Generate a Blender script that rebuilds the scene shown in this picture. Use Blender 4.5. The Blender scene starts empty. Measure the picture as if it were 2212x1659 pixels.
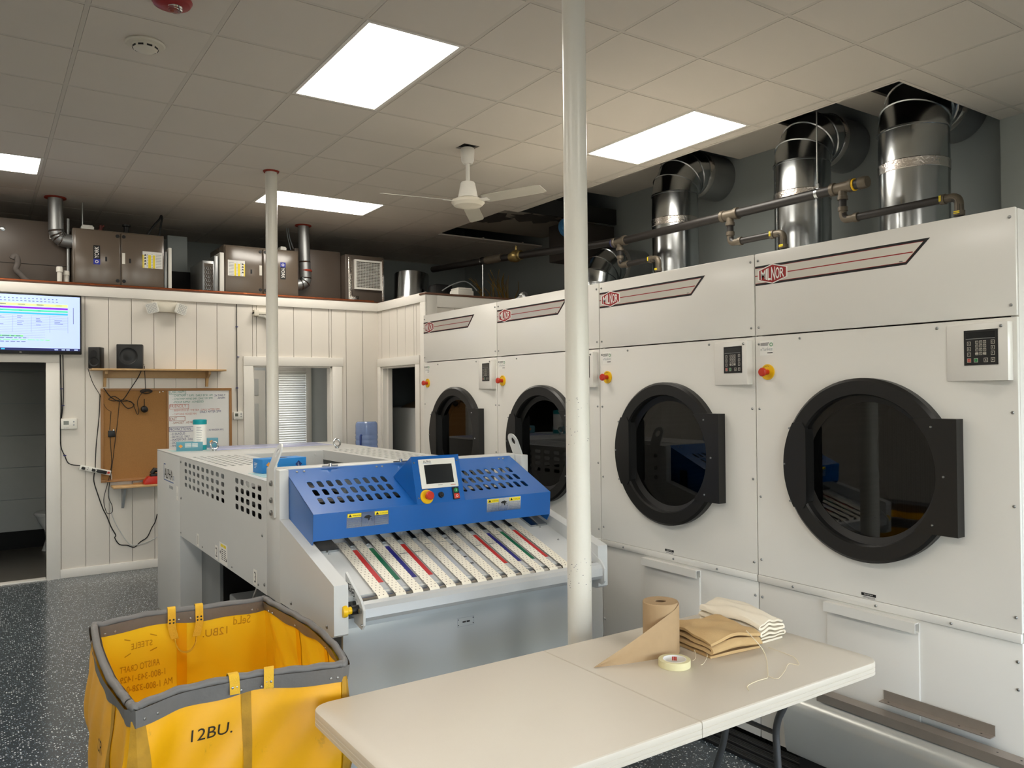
import bpy, bmesh, math, random
from mathutils import Vector, Matrix
random.seed(7)
PI = math.pi
SC = bpy.context.scene
COL = SC.collection
V = Vector

# ------------------------------------------------------------------ camera
W_, H_ = 2212, 1659
FPX, YAW, PITCH, ROLL, EYE = 1705.576, 0.592921, 0.0106872, -0.00950957, 1.71
fw = V((math.sin(YAW)*math.cos(PITCH), math.cos(YAW)*math.cos(PITCH), math.sin(PITCH)))
r0 = V((math.cos(YAW), -math.sin(YAW), 0)); u0 = r0.cross(fw)
rt = r0*math.cos(ROLL)+u0*math.sin(ROLL); up = -r0*math.sin(ROLL)+u0*math.cos(ROLL)
CAMP = V((0, 0, EYE))
cd = bpy.data.cameras.new('camera'); cam = bpy.data.objects.new('camera', cd); COL.objects.link(cam)
M4 = Matrix(((rt.x, up.x, -fw.x, 0), (rt.y, up.y, -fw.y, 0), (rt.z, up.z, -fw.z, EYE), (0, 0, 0, 1)))
cam.matrix_world = M4
cd.sensor_width = 36; cd.sensor_fit = 'HORIZONTAL'; cd.lens = FPX/W_*36; cd.clip_start = .05
SC.camera = cam

def at(px, py, x=None, y=None, z=None):
    """point of the place seen at a photograph position, on a plane of known x, y or z"""
    d = fw + rt*((px-W_/2)/FPX) - up*((py-H_/2)/FPX)
    if x is not None: t = x/d.x
    elif y is not None: t = y/d.y
    else: t = (z-EYE)/d.z
    return CAMP + d*t

# ------------------------------------------------------------------ materials
def lin(c): 
    return tuple(((v/255)/12.92 if v/255 <= .04045 else ((v/255+.055)/1.055)**2.4) for v in c)
MATS = {}
def mat(name, rgb, rough=.5, metal=0.0, var=.05, vs=6.0, bump=0.0, bs=150.0, spec=.5, coat=0.0, emit=0.0, trans=0.0, alpha=1.0, ior=1.45, aniso=None):
    m = bpy.data.materials.new(name); m.use_nodes = True; MATS[name] = m
    nt = m.node_tree; N = nt.nodes; L = nt.links; b = N['Principled BSDF']
    c = lin(rgb)
    tc = N.new('ShaderNodeTexCoord'); nz = N.new('ShaderNodeTexNoise'); nz.inputs['Scale'].default_value = vs; nz.inputs['Detail'].default_value = 4
    L.new(tc.outputs['Object'], nz.inputs['Vector'])
    mx = N.new('ShaderNodeMix'); mx.data_type = 'RGBA'
    mx.inputs[6].default_value = (*[v*(1-var) for v in c], 1); mx.inputs[7].default_value = (*[min(1, v*(1+var)) for v in c], 1)
    L.new(nz.outputs['Fac'], mx.inputs[0]); L.new(mx.outputs[2], b.inputs['Base Color'])
    b.inputs['Roughness'].default_value = rough; b.inputs['Metallic'].default_value = metal
    b.inputs['Specular IOR Level'].default_value = spec; b.inputs['IOR'].default_value = ior
    b.inputs['Coat Weight'].default_value = coat; b.inputs['Coat Roughness'].default_value = .08
    b.inputs['Transmission Weight'].default_value = trans; b.inputs['Alpha'].default_value = alpha
    if emit:
        b.inputs['Emission Strength'].default_value = emit; L.new(mx.outputs[2], b.inputs['Emission Color'])
    if bump:
        n2 = N.new('ShaderNodeTexNoise'); n2.inputs['Scale'].default_value = bs; n2.inputs['Detail'].default_value = 3
        L.new(tc.outputs['Object'], n2.inputs['Vector'])
        bp = N.new('ShaderNodeBump'); bp.inputs['Strength'].default_value = bump; bp.inputs['Distance'].default_value = .004
        L.new(n2.outputs['Fac'], bp.inputs['Height']); L.new(bp.outputs['Normal'], b.inputs['Normal'])
    m['_mix'] = mx.name
    return m
def mixnode(m): return m.node_tree.nodes[m['_mix']]

white_paint = mat('white_wall_paint', (222, 216, 206), .5, var=.03, vs=2)
trim_paint = mat('white_trim_paint', (230, 226, 218), .42, var=.03, vs=3)
dryer_white = mat('white_enamel', (232, 229, 222), .24, var=.012, vs=2, bump=.03, bs=90)
ceil_paint = mat('ceiling_tile_paint', (216, 208, 196), .85, var=.04, vs=1.2, bump=.05, bs=120)
tbar_paint = mat('ceiling_bar_paint', (206, 199, 187), .7)
grey_wall = mat('grey_green_wall_paint', (150, 157, 156), .7, var=.05, vs=1.5)
dark_void = mat('dark_plenum', (38, 38, 37), .9)
loft_wood = mat('brown_deck_wood', (96, 62, 44), .6, var=.2, vs=5)
cab_grey = mat('light_grey_enamel', (203, 204, 202), .34, var=.02, vs=3, bump=.05, bs=260)
cab_grey_d = mat('mid_grey_enamel', (150, 155, 158), .4, var=.03)
hood_blue = mat('blue_enamel', (4, 90, 168), .3, var=.03, vs=3, bump=.05, bs=300, coat=.25)
black_pl = mat('black_plastic', (20, 20, 20), .45, var=.1)
black_satin = mat('black_satin_steel', (24, 23, 22), .38, var=.08, bump=.06, bs=300)
black_matt = mat('black_matt', (12, 12, 12), .8)
steel = mat('bright_steel', (196, 196, 194), .22, 1.0, var=.05)
galv = mat('galvanised_steel', (176, 180, 182), .2, 1.0, var=.1, vs=9, bump=.04, bs=30)
galv_d = mat('dull_galvanised_steel', (158, 160, 160), .42, .85, var=.12, vs=7)
chrome = mat('chrome', (220, 220, 220), .08, 1.0, var=.02)
foil = mat('foil_tape', (222, 216, 210), .14, 1.0, var=.08, vs=20, bump=.9, bs=60)
iron = mat('black_iron_pipe', (30, 27, 25), .45, .0, var=.25, vs=20)
iron_f = mat('iron_fitting', (96, 88, 76), .45, .4, var=.2, vs=30)
brass = mat('brass', (150, 130, 82), .35, .8, var=.15)
red_seal = mat('red_sealant', (150, 50, 28), .6, var=.15, vs=40)
col_paint = mat('column_white_paint', (228, 225, 214), .28, var=.03, vs=8, bump=.12, bs=60)
yellow_pl = mat('yellow_plastic', (238, 190, 20), .35)
red_pl = mat('red_plastic', (196, 52, 30), .35)
green_pl = mat('green_plastic', (24, 130, 70), .4)
white_pl = mat('white_plastic', (230, 228, 220), .35)
ivory_pl = mat('ivory_plastic', (216, 210, 194), .4)
ink = mat('black_ink', (18, 18, 20), .6)
ink_red = mat('red_ink', (150, 24, 24), .5)
ink_blue = mat('blue_ink', (40, 40, 110), .6)
ink_green = mat('green_ink', (30, 130, 110), .6)
ink_pale = mat('pale_red_ink', (196, 120, 108), .6)
ink_orange = mat('brown_ink', (150, 76, 40), .6)
paper_w = mat('white_label_paper', (236, 234, 228), .5)
label_y = mat('yellow_label', (240, 216, 30), .5)
label_blue = mat('badge_blue', (30, 44, 150), .4)
silver_lab = mat('silver_decal', (206, 202, 192), .3, .55, var=.03)
bronze = mat('taupe_enamel', (104, 92, 80), .2, var=.04, vs=3, bump=.5, bs=2.2, spec=.8)
bronze_d = mat('taupe_duct_wrap', (84, 74, 66), .36, var=.06)
wood = mat('pine_wood', (196, 160, 112), .5, var=.14, vs=14)
wood_d = mat('oak_frame_wood', (156, 112, 66), .5, var=.12, vs=14)
cork = mat('cork', (160, 116, 66), .85, var=.12, vs=90, bump=.2, bs=200)
wboard = mat('whiteboard', (232, 232, 230), .16, var=.01)
dark_glass = mat('dark_door_glass', (70, 72, 72), .02, var=.02, trans=1.0)
clear_glass = mat('clear_glass', (240, 245, 245), .0, var=.0, trans=1.0)
rubber = mat('black_rubber', (22, 22, 23), .5, var=.15)
grey_wash = mat('grey_partition', (166, 166, 160), .7, var=.05)
kraft = mat('kraft_paper', (176, 148, 112), .75, var=.06, vs=30)
tan_cloth = mat('tan_cloth', (198, 166, 118), .9, var=.12, vs=16, bump=.25, bs=220)
cream_cloth = mat('cream_cloth', (236, 226, 206), .9, var=.03, vs=16, bump=.2, bs=260)
thread_m = mat('cream_thread', (226, 214, 186), .9)
tape_m = mat('masking_tape', (222, 214, 170), .6)
table_pl = mat('beige_table_plastic', (210, 201, 186), .38, var=.02, vs=3, bump=.1, bs=420)
leg_grey = mat('grey_leg_enamel', (74, 74, 74), .35, .2)
blue_box = mat('blue_carton', (28, 124, 196), .5)
teal_box = mat('teal_carton', (92, 150, 165), .5)
teal_pl = mat('teal_plastic', (10, 150, 158), .4)
navy = mat('navy_print', (24, 48, 110), .5)
orange_p = mat('orange_print', (226, 150, 60), .5)
jug_blue = mat('blue_bottle_plastic', (160, 184, 232), .1, var=.03, trans=.6)
lavender = mat('lavender_sheet', (176, 180, 214), .25, var=.03)
teal_pad = mat('pale_teal_film', (176, 208, 206), .3)
belt_stop = {}
copper = mat('copper', (170, 96, 60), .35, .9, var=.2, vs=20)
plant_m = mat('dry_stem', (124, 96, 36), .8, var=.2)
pvc = mat('pvc_white', (216, 212, 202), .4)
bolt_m = mat('zinc_bolt', (150, 150, 148), .3, .9)
steel_br = mat('brown_steel', (152, 142, 132), .34, .35, var=.1, vs=20)
blade_m = mat('fan_blade_paint', (176, 172, 160), .5, var=.06)
strip_red = mat('red_strip', (186, 42, 38), .4)
strip_green = mat('green_strip', (10, 96, 62), .4)
strip_blue = mat('blue_strip', (34, 32, 116), .4)
strip_grey = mat('grey_strip', (196, 198, 198), .25, .2)
gv_rim = mat('grey_vinyl', (112, 110, 108), .45, var=.08, vs=30, bump=.15, bs=60)
webbing = mat('yellow_webbing', (224, 176, 48), .8, var=.1, vs=60, bump=.3, bs=300)
stencil = mat('stencil_ink', (34, 26, 8), .7)
ghost = mat('show_through_ink', (196, 142, 12), .6)
toilet_w = mat('porcelain', (226, 226, 222), .15)
blind_m = mat('blind_slat', (236, 236, 230), .5)
screen_blk = mat('black_screen', (32, 34, 36), .12)
tool_red = mat('red_tool_plastic', (186, 40, 24), .4)
tube_light = mat('lit_diffuser', (255, 248, 236), .5, var=0, emit=9.0)
tv_bg = mat('lit_screen_blue_white', (176, 196, 255), .4, var=0, emit=.42)
tv_y = mat('lit_screen_yellow', (214, 226, 150), .4, var=0, emit=.36)
tv_p = mat('lit_screen_purple', (130, 10, 210), .4, var=0, emit=.36)
tv_g = mat('lit_screen_green', (70, 214, 160), .4, var=0, emit=.36)
tv_c = mat('lit_screen_cyan', (50, 180, 235), .4, var=0, emit=.36)
tv_ink = mat('lit_screen_ink', (92, 104, 150), .4, var=0, emit=.3)
tv_gr = mat('lit_screen_lime', (120, 230, 120), .4, var=0, emit=.36)
tv_navy = mat('lit_screen_navy', (14, 24, 90), .4, var=0, emit=.3)

def floor_material():
    m = mat('speckled_epoxy_floor', (58, 66, 71), .22, var=.12, vs=1.2, coat=.2)
    nt = m.node_tree; N = nt.nodes; L = nt.links; b = N['Principled BSDF']
    tc = N.new('ShaderNodeTexCoord'); mp = N.new('ShaderNodeMapping'); L.new(tc.outputs['Object'], mp.inputs[0])
    last = mixnode(m).outputs[2]
    for sc, thr, keep, colr, seed in ((85, .30, .17, (226, 228, 226), 0), (150, .28, .16, (150, 166, 176), 31)):
        ns = N.new('ShaderNodeTexNoise'); ns.inputs['Scale'].default_value = 60
        L.new(tc.outputs['Object'], ns.inputs['Vector'])
        ad = N.new('ShaderNodeMix'); ad.data_type = 'RGBA'; ad.blend_type = 'ADD'; ad.inputs[0].default_value = .012
        L.new(tc.outputs['Object'], ad.inputs[6]); L.new(ns.outputs['Color'], ad.inputs[7])
        vo = N.new('ShaderNodeTexVoronoi'); vo.inputs['Scale'].default_value = sc; vo.voronoi_dimensions = '2D'
        m2 = N.new('ShaderNodeMapping'); m2.inputs['Location'].default_value = (seed, seed*.7, 0)
        L.new(ad.outputs[2], m2.inputs[0]); L.new(m2.outputs[0], vo.inputs['Vector'])
        lt = N.new('ShaderNodeMath'); lt.operation = 'LESS_THAN'; lt.inputs[1].default_value = thr; L.new(vo.outputs['Distance'], lt.inputs[0])
        sp = N.new('ShaderNodeSeparateColor'); L.new(vo.outputs['Color'], sp.inputs[0])
        l2 = N.new('ShaderNodeMath'); l2.operation = 'LESS_THAN'; l2.inputs[1].default_value = keep; L.new(sp.outputs[0], l2.inputs[0])
        mu = N.new('ShaderNodeMath'); mu.operation = 'MULTIPLY'; L.new(lt.outputs[0], mu.inputs[0]); L.new(l2.outputs[0], mu.inputs[1])
        mx = N.new('ShaderNodeMix'); mx.data_type = 'RGBA'; L.new(mu.outputs[0], mx.inputs[0]); L.new(last, mx.inputs[6]); mx.inputs[7].default_value = (*lin(colr), 1)
        last = mx.outputs[2]
    L.new(last, b.inputs['Base Color'])
    return m
floor_m = floor_material()

def dotted(name, base, dot, pitch, rad, axes=(0, 1), rot=0.0, stagger=True, rough=.5):
    """regular dots drawn in object space"""
    m = mat(name, base, rough, var=.03)
    nt = m.node_tree; N = nt.nodes; L = nt.links; b = N['Principled BSDF']
    tc = N.new('ShaderNodeTexCoord'); sx = N.new('ShaderNodeSeparateXYZ'); L.new(tc.outputs['Object'], sx.inputs[0])
    def mth(op, a, bb=None):
        n = N.new('ShaderNodeMath'); n.operation = op
        for i, q in enumerate((a, bb)):
            if q is None: continue
            if isinstance(q, (int, float)): n.inputs[i].default_value = q
            else: L.new(q, n.inputs[i])
        return n.outputs[0]
    u = mth('DIVIDE', sx.outputs[axes[0]], pitch); v = mth('DIVIDE', sx.outputs[axes[1]], pitch)
    if stagger:
        fl = mth('FLOOR', v); md = mth('MODULO', mth('ABSOLUTE', fl), 2.0); u = mth('ADD', u, mth('MULTIPLY', md, .5))
    du = mth('SUBTRACT', mth('FRACT', u), .5); dv = mth('SUBTRACT', mth('FRACT', v), .5)
    d = mth('SQRT', mth('ADD', mth('MULTIPLY', du, du), mth('MULTIPLY', dv, dv)))
    lt = mth('LESS_THAN', d, rad/pitch)
    mx = N.new('ShaderNodeMix'); mx.data_type = 'RGBA'; L.new(lt, mx.inputs[0]); L.new(mixnode(m).outputs[2], mx.inputs[6]); mx.inputs[7].default_value = (*lin(dot), 1)
    L.new(mx.outputs[2], b.inputs['Base Color'])
    return m
belt_m = dotted('perforated_cream_belt', (236, 229, 212), (128, 116, 104), .0185, .0026)
drum_m = dotted('perforated_drum_steel', (120, 122, 122), (16, 16, 16), .012, .0042, axes=(0, 1), rough=.4)

def vinyl_material():
    m = mat('yellow_vinyl', (240, 174, 8), .36, var=.1, vs=5, bump=.25, bs=14)
    nt = m.node_tree; N = nt.nodes; L = nt.links; b = N['Principled BSDF']
    tc = N.new('ShaderNodeTexCoord'); nz = N.new('ShaderNodeTexNoise'); nz.inputs['Scale'].default_value = 7; nz.inputs['Detail'].default_value = 7; nz.inputs['Roughness'].default_value = .7
    mp = N.new('ShaderNodeMapping'); mp.inputs['Scale'].default_value = (1.4, 1.4, .8); L.new(tc.outputs['Object'], mp.inputs[0]); L.new(mp.outputs[0], nz.inputs['Vector'])
    cr = N.new('ShaderNodeValToRGB'); cr.color_ramp.elements[0].position = .62; cr.color_ramp.elements[0].color = (0, 0, 0, 1); cr.color_ramp.elements[1].position = .72; cr.color_ramp.elements[1].color = (.5, .5, .5, 1)
    L.new(nz.outputs['Fac'], cr.inputs[0])
    mx = N.new('ShaderNodeMix'); mx.data_type = 'RGBA'; L.new(cr.outputs[0], mx.inputs[0]); L.new(mixnode(m).outputs[2], mx.inputs[6]); mx.inputs[7].default_value = (*lin((140, 108, 30)), 1)
    L.new(mx.outputs[2], b.inputs['Base Color'])
    return m
vinyl = vinyl_material()
vinyl_in = mat('yellow_vinyl_lining', (250, 206, 36), .4, var=.06, vs=4, bump=.2, bs=12)
seam_m = mat('stained_seam_webbing', (176, 132, 34), .7, var=.55, vs=18, bump=.2, bs=200)

# ------------------------------------------------------------------ mesh helper
def frame(o, u, v):
    o = V(o); u = V(u); v = V(v); n = u.cross(v)
    return lambda a, b, c=0.0: o+u*a+v*b+n*c
def fillet(pts, r, n=5):
    pts = [V(p) for p in pts]; out = [pts[0]]
    for i in range(1, len(pts)-1):
        a, b, c = pts[i-1], pts[i], pts[i+1]
        d1 = (a-b); d2 = (c-b); rr = min(r, d1.length*.48, d2.length*.48)
        p0 = b+d1.normalized()*rr; p1 = b+d2.normalized()*rr
        for k in range(n+1):
            t = k/n; out.append(p0*(1-t)**2+b*2*t*(1-t)+p1*t*t)
    out.append(pts[-1]); return out
def spline(pts, n=6):
    pts = [V(p) for p in pts]; P = [pts[0]]+pts+[pts[-1]]; out = []
    for i in range(1, len(P)-2):
        a, b, c, d = P[i-1:i+3]
        for k in range(n):
            t = k/n
            out.append(.5*((2*b)+(c-a)*t+(2*a-5*b+4*c-d)*t*t+(3*b-a-3*c+d)*t**3))
    out.append(pts[-1]); return out
def rrect(u0, v0, u1, v1, r=0, n=4):
    if r <= 0: return [(u0, v0), (u1, v0), (u1, v1), (u0, v1)]
    out = []
    for cx, cy, a in ((u1-r, v0+r, -90), (u1-r, v1-r, 0), (u0+r, v1-r, 90), (u0+r, v0+r, 180)):
        for k in range(n+1):
            t = math.radians(a+90*k/n); out.append((cx+r*math.cos(t), cy+r*math.sin(t)))
    return out
def circ(cx, cy, r, n=32): return [(cx+r*math.cos(2*PI*k/n), cy+r*math.sin(2*PI*k/n)) for k in range(n)]
TXT = {}
def text_mesh(s):
    if s not in TXT:
        cu = bpy.data.curves.new('t', 'FONT'); cu.body = s.strip('~'); cu.size = 1; cu.resolution_u = 3; cu.offset = .012 if '~' in s else 0
        o = bpy.data.objects.new('t', cu); COL.objects.link(o)
        dg = bpy.context.evaluated_depsgraph_get(); me = bpy.data.meshes.new_from_object(o.evaluated_get(dg))
        vs = [v.co.copy() for v in me.vertices]; fs = [tuple(p.vertices) for p in me.polygons]
        bpy.data.objects.remove(o); bpy.data.curves.remove(cu); bpy.data.meshes.remove(me)
        if vs:
            xs = [v.x for v in vs]; ys = [v.y for v in vs]; bb = (min(xs), min(ys), max(xs), max(ys))
        else: bb = (0, 0, 1, 1)
        TXT[s] = (vs, fs, bb)
    return TXT[s]

class MB:
    def __init__(s): s.bm = bmesh.new(); s.mats = []; s.cur = 0
    def m(s, mt):
        if mt not in s.mats: s.mats.append(mt)
        s.cur = s.mats.index(mt); return s
    def f(s, vs):
        try: fc = s.bm.faces.new(vs); fc.material_index = s.cur; return fc
        except ValueError: return None
    def v(s, p): return s.bm.verts.new(p)
    def quad(s, a, b, c, d): s.f([s.v(p) for p in (a, b, c, d)]); return s
    def poly(s, pts): s.f([s.v(p) for p in pts]); return s
    def hexa(s, P):      # 8 points: bottom 4 ccw, top 4 ccw
        v = [s.v(p) for p in P]
        fs = [s.f([v[i] for i in q]) for q in ((3, 2, 1, 0), (4, 5, 6, 7), (0, 1, 5, 4), (1, 2, 6, 5), (2, 3, 7, 6), (3, 0, 4, 7))]
        return v, fs
    def box(s, x0, x1, y0, y1, z0, z1, bev=0, seg=2):
        v, fs = s.hexa([(x0, y0, z0), (x1, y0, z0), (x1, y1, z0), (x0, y1, z0), (x0, y0, z1), (x1, y0, z1), (x1, y1, z1), (x0, y1, z1)])
        if bev: s.bev(fs, bev, seg)
        return s
    def bev(s, fs, w, seg=2):
        es = list({e for f in fs if f for e in f.edges}); mi = s.cur
        r = bmesh.ops.bevel(s.bm, geom=es, offset=w, segments=seg, affect='EDGES', profile=.5, clamp_overlap=True)
        for f in r['faces']: f.material_index = mi
    def obox(s, F, a0, a1, b0, b1, c0, c1, bev=0):
        v, fs = s.hexa([F(a0, b0, c0), F(a1, b0, c0), F(a1, b1, c0), F(a0, b1, c0), F(a0, b0, c1), F(a1, b0, c1), F(a1, b1, c1), F(a0, b1, c1)])
        if bev: s.bev(fs, bev)
        return s
    def ring(s, c, a, b, r, n): return [s.v(c+a*(r*math.cos(2*PI*k/n))+b*(r*math.sin(2*PI*k/n))) for k in range(n)]
    def tube(s, pts, r, seg=10, caps=True, closed=False):
        pts = [V(p) for p in pts]; n = len(pts); rs = r if isinstance(r, (list, tuple)) else [r]*n
        tans = []
        for i in range(n):
            a = pts[(i-1) % n] if closed or i > 0 else pts[0]; b = pts[(i+1) % n] if closed or i < n-1 else pts[-1]
            t = (b-a); tans.append(t.normalized() if t.length > 1e-9 else V((0, 0, 1)))
        t = tans[0]; a = t.orthogonal().normalized(); rings = []
        for i in range(n):
            t = tans[i]; a = (a-t*a.dot(t)); a = a.normalized() if a.length > 1e-6 else t.orthogonal().normalized()
            rings.append(s.ring(pts[i], a, t.cross(a), rs[i], seg))
        for i in range(n if closed else n-1):
            A, B = rings[i], rings[(i+1) % n]
            for k in range(seg): s.f([A[k], A[(k+1) % seg], B[(k+1) % seg], B[k]])
        if caps and not closed: s.f(rings[0][::-1]); s.f(rings[-1])
        return s
    def cyl(s, p0, p1, r, seg=16, r2=None): return s.tube([p0, p1], [r, r if r2 is None else r2], seg)
    def lathe(s, prof, o, ax=(0, 0, 1), seg=28, close=False):
        ax = V(ax).normalized(); a = ax.orthogonal().normalized(); b = ax.cross(a); o = V(o)
        rings = []
        for r, h in prof: rings.append([s.v(o+ax*h)] if r < 1e-6 else s.ring(o+ax*h, a, b, r, seg))
        for i in range(len(rings)-1 if not close else len(rings)):
            A, B = rings[i], rings[(i+1) % len(rings)]
            for k in range(seg):
                k2 = (k+1) % seg
                if len(A) == 1 and len(B) == 1: continue
                if len(A) == 1: s.f([A[0], B[k2], B[k]])
                elif len(B) == 1: s.f([A[k], A[k2], B[0]])
                else: s.f([A[k], A[k2], B[k2], B[k]])
        return s
    def prism(s, poly, F, c0, c1):
        lo = [s.v(F(a, b, c0)) for a, b in poly]; hi = [s.v(F(a, b, c1)) for a, b in poly]; n = len(poly)
        s.f(lo[::-1]); s.f(hi)
        for k in range(n): s.f([lo[k], lo[(k+1) % n], hi[(k+1) % n], hi[k]])
        return s
    def sheet(s, outer, holes, F, c0, c1):
        t = bmesh.new(); es = []
        for lp in [outer]+holes:
            vs = [t.verts.new((a, b, 0)) for a, b in lp]
            es += [t.edges.new((vs[i], vs[(i+1) % len(vs)])) for i in range(len(vs))]
        bmesh.ops.triangle_fill(t, use_beauty=True, use_dissolve=False, edges=es, normal=(0, 0, 1))
        t.verts.index_update(); co = [v.co.copy() for v in t.verts]
        tris = [[v.index for v in f.verts] for f in t.faces]; t.free()
        top = [s.v(F(c.x, c.y, c1)) for c in co]; bot = [s.v(F(c.x, c.y, c0)) for c in co]
        for q in tris: s.f([top[i] for i in q]); s.f([bot[i] for i in q[::-1]])
        k = 0
        for lp in [outer]+holes:
            n = len(lp)
            for i in range(n): s.f([bot[k+i], bot[k+(i+1) % n], top[k+(i+1) % n], top[k+i]])
            k += n
        return s
    def grid(s, fn, nu, nv, closed_u=False):
        G = [[s.v(fn(i/nu, j/nv)) for j in range(nv+1)] for i in range(nu+(0 if closed_u else 1))]
        for i in range(nu):
            for j in range(nv):
                i2 = (i+1) % len(G); s.f([G[i][j], G[i2][j], G[i2][j+1], G[i][j+1]])
        return s
    def text(s, txt, F, h, c=.0007, w=None, anchor='l', fit=None):
        """flat lettering; h = height of the characters; w = forced width"""
        vs, fs, bb = text_mesh(txt)
        if not vs: return s
        k = h/(max(.01, bb[3]-bb[1])); kx = k if w is None else w/(bb[2]-bb[0])
        wd = (bb[2]-bb[0])*kx; off = {'l': 0, 'c': -wd/2, 'r': -wd}[anchor]
        nv = [s.v(F((p.x-bb[0])*kx+off, (p.y-bb[1])*k, c)) for p in vs]
        for q in fs: s.f([nv[i] for i in q])
        return s
    def rect(s, F, a0, b0, a1, b1, c=.0005): return s.quad(F(a0, b0, c), F(a1, b0, c), F(a1, b1, c), F(a0, b1, c))

ORG = {}
def link_mesh(name, mb, org, smooth=True):
    bmesh.ops.recalc_face_normals(mb.bm, faces=mb.bm.faces[:]) if getattr(mb, 'recalc', True) else None
    me = bpy.data.meshes.new(name); mb.bm.to_mesh(me); mb.bm.free()
    me.transform(Matrix.Translation(-V(org)))
    for m_ in mb.mats: me.materials.append(m_)
    if smooth:
        me.shade_smooth(); me.set_sharp_from_angle(angle=math.radians(32))
    o = bpy.data.objects.new(name, me); COL.objects.link(o); return o
def thing(name, label, cat, loc, group=None):
    o = bpy.data.objects.new(name, None); COL.objects.link(o); o.location = loc; o.empty_display_size = .05
    o['label'] = label; o['category'] = cat
    if group: o['group'] = group
    ORG[o.name] = V(loc); return o
def part(name, mb, parent, label=None, stuff=False):
    o = link_mesh(name, mb, ORG[parent.name]); o.parent = parent; ORG[o.name] = ORG[parent.name]
    if label: o['label'] = label
    if stuff: o['kind'] = 'stuff'
    return o
def solo(name, mb, label, cat, group=None):
    mb.bm.verts.ensure_lookup_table(); vs = mb.bm.verts
    xs = [v.co.x for v in vs]; ys = [v.co.y for v in vs]; zs = [v.co.z for v in vs]
    org = V(((min(xs)+max(xs))/2, (min(ys)+max(ys))/2, min(zs)))
    o = link_mesh(name, mb, org); o.location = org; o['label'] = label; o['category'] = cat
    if group: o['group'] = group
    return o
def struct(name, mb):
    o = link_mesh(name, mb, V((0, 0, 0))); o['kind'] = 'structure'; ORG[o.name] = V((0, 0, 0)); return o
def spart(name, mb, parent):
    o = link_mesh(name, mb, V((0, 0, 0))); o.parent = parent; o['kind'] = 'structure'; return o
# ================================================================== setting
YB, XJ, YJ, ZC = 8.56, 3.88, 7.358, 3.66
def boards(mb, axis, a0, a1, zs, pos, sgn, first, pitch, holes, thick=.016):
    """vertical boards; axis 'x' runs along x at y=pos, axis 'y' along y at x=pos; sgn = side the boards face"""
    cuts = [a0]; k = first
    while k < a1:
        if k > a0+.02: cuts.append(k)
        k += pitch
    cuts.append(a1)
    for h in holes: cuts += [h[0], h[1]]
    cuts = sorted(set(round(c, 4) for c in cuts)); edges = {round(h[0], 4) for h in holes} | {round(h[1], 4) for h in holes}
    g = .003
    for b0, b1 in zip(cuts[:-1], cuts[1:]):
        if b1-b0 < .008: continue
        segs = [(zs[i], zs[i+1]) for i in range(len(zs)-1)]
        for h in holes:
            if b0 >= h[0]-1e-4 and b1 <= h[1]+1e-4:
                ns = []
                for z0, z1 in segs:
                    if z0 < h[2]-1e-4: ns.append((z0, min(z1, h[2])))
                    if z1 > h[3]+1e-4: ns.append((max(z0, h[3]), z1))
                segs = [q for q in ns if q[1]-q[0] > .01]
        for z0, z1 in segs:
            if axis == 'x': mb.box(b0+g, b1-g, *sorted((pos, pos-sgn*thick)), z0, z1)
            else: mb.box(*sorted((pos, pos-sgn*thick)), b0+g, b1-g, z0, z1)
def slab_with_holes(mb, axis, a0, a1, z0, z1, p0, p1, holes):
    cuts = sorted({a0, a1} | {h[0] for h in holes} | {h[1] for h in holes})
    for b0, b1 in zip(cuts[:-1], cuts[1:]):
        segs = [(z0, z1)]
        for h in holes:
            if b0 >= h[0]-1e-6 and b1 <= h[1]+1e-6:
                ns = []
                for q0, q1 in segs:
                    if q0 < h[2]: ns.append((q0, h[2]))
                    if q1 > h[3]: ns.append((h[3], q1))
                segs = ns
        for q0, q1 in segs:
            if axis == 'x': mb.box(b0, b1, p0, p1, q0, q1)
            else: mb.box(p0, p1, b0, b1, q0, q1)

# floor
b = MB().m(floor_m); b.box(-5.5, 6.25, -4.2, YB+.1, -.1, 0); struct('floor', b)
b = MB().m(mat('inner_room_floor', (92, 88, 80), .35, var=.1)); b.box(-5.5, 6.4, YB+.1, 11, -.1, .004); struct('floor_back_rooms', b)

# back wall with door and service window
DO = (-.42, .51, -.1, 2.03); WO = (2.422, 3.305, .95, 2.022)
b = MB().m(white_paint)
boards(b, 'x', -5.5, XJ+.016, [0, .43, 2.672], YB, 1 if False else -1, .835-.2035*31, .2035, [DO, WO], .016)
slab_with_holes(b, 'x', -5.5, XJ+.1, 0, 2.75, YB+.016, YB+.11, [DO, WO])
struct('wall_back', b)
b = MB().m(trim_paint); b.box(-5.5, XJ, YB-.022, YB, 2.672, 2.77, .003); struct('trim_1', b)
b = MB().m(trim_paint); b.box(.51+.11, XJ, YB-.016, YB, 0, .083, .003); struct('baseboard_back', b)
# alcove wall (faces left, towards the folder)
DJ = (7.58, 8.468, -.1, 2.02)
b = MB().m(white_paint)
boards(b, 'y', YJ+.1, YB, [0, 2.672], XJ, -1, 7.44, .2035, [DJ], .016)
slab_with_holes(b, 'y', YJ, YB+.1, 0, 2.75, XJ+.016, XJ+.1, [DJ])
struct('wall_alcove', b)
b = MB().m(trim_paint); b.box(XJ-.022, XJ, YJ-.022, YB-.022, 2.672, 2.77, .003); b.box(XJ-.022, XJ, YJ-.022, YJ+.1, 0, 2.672, .003); struct('trim_2', b)
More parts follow.
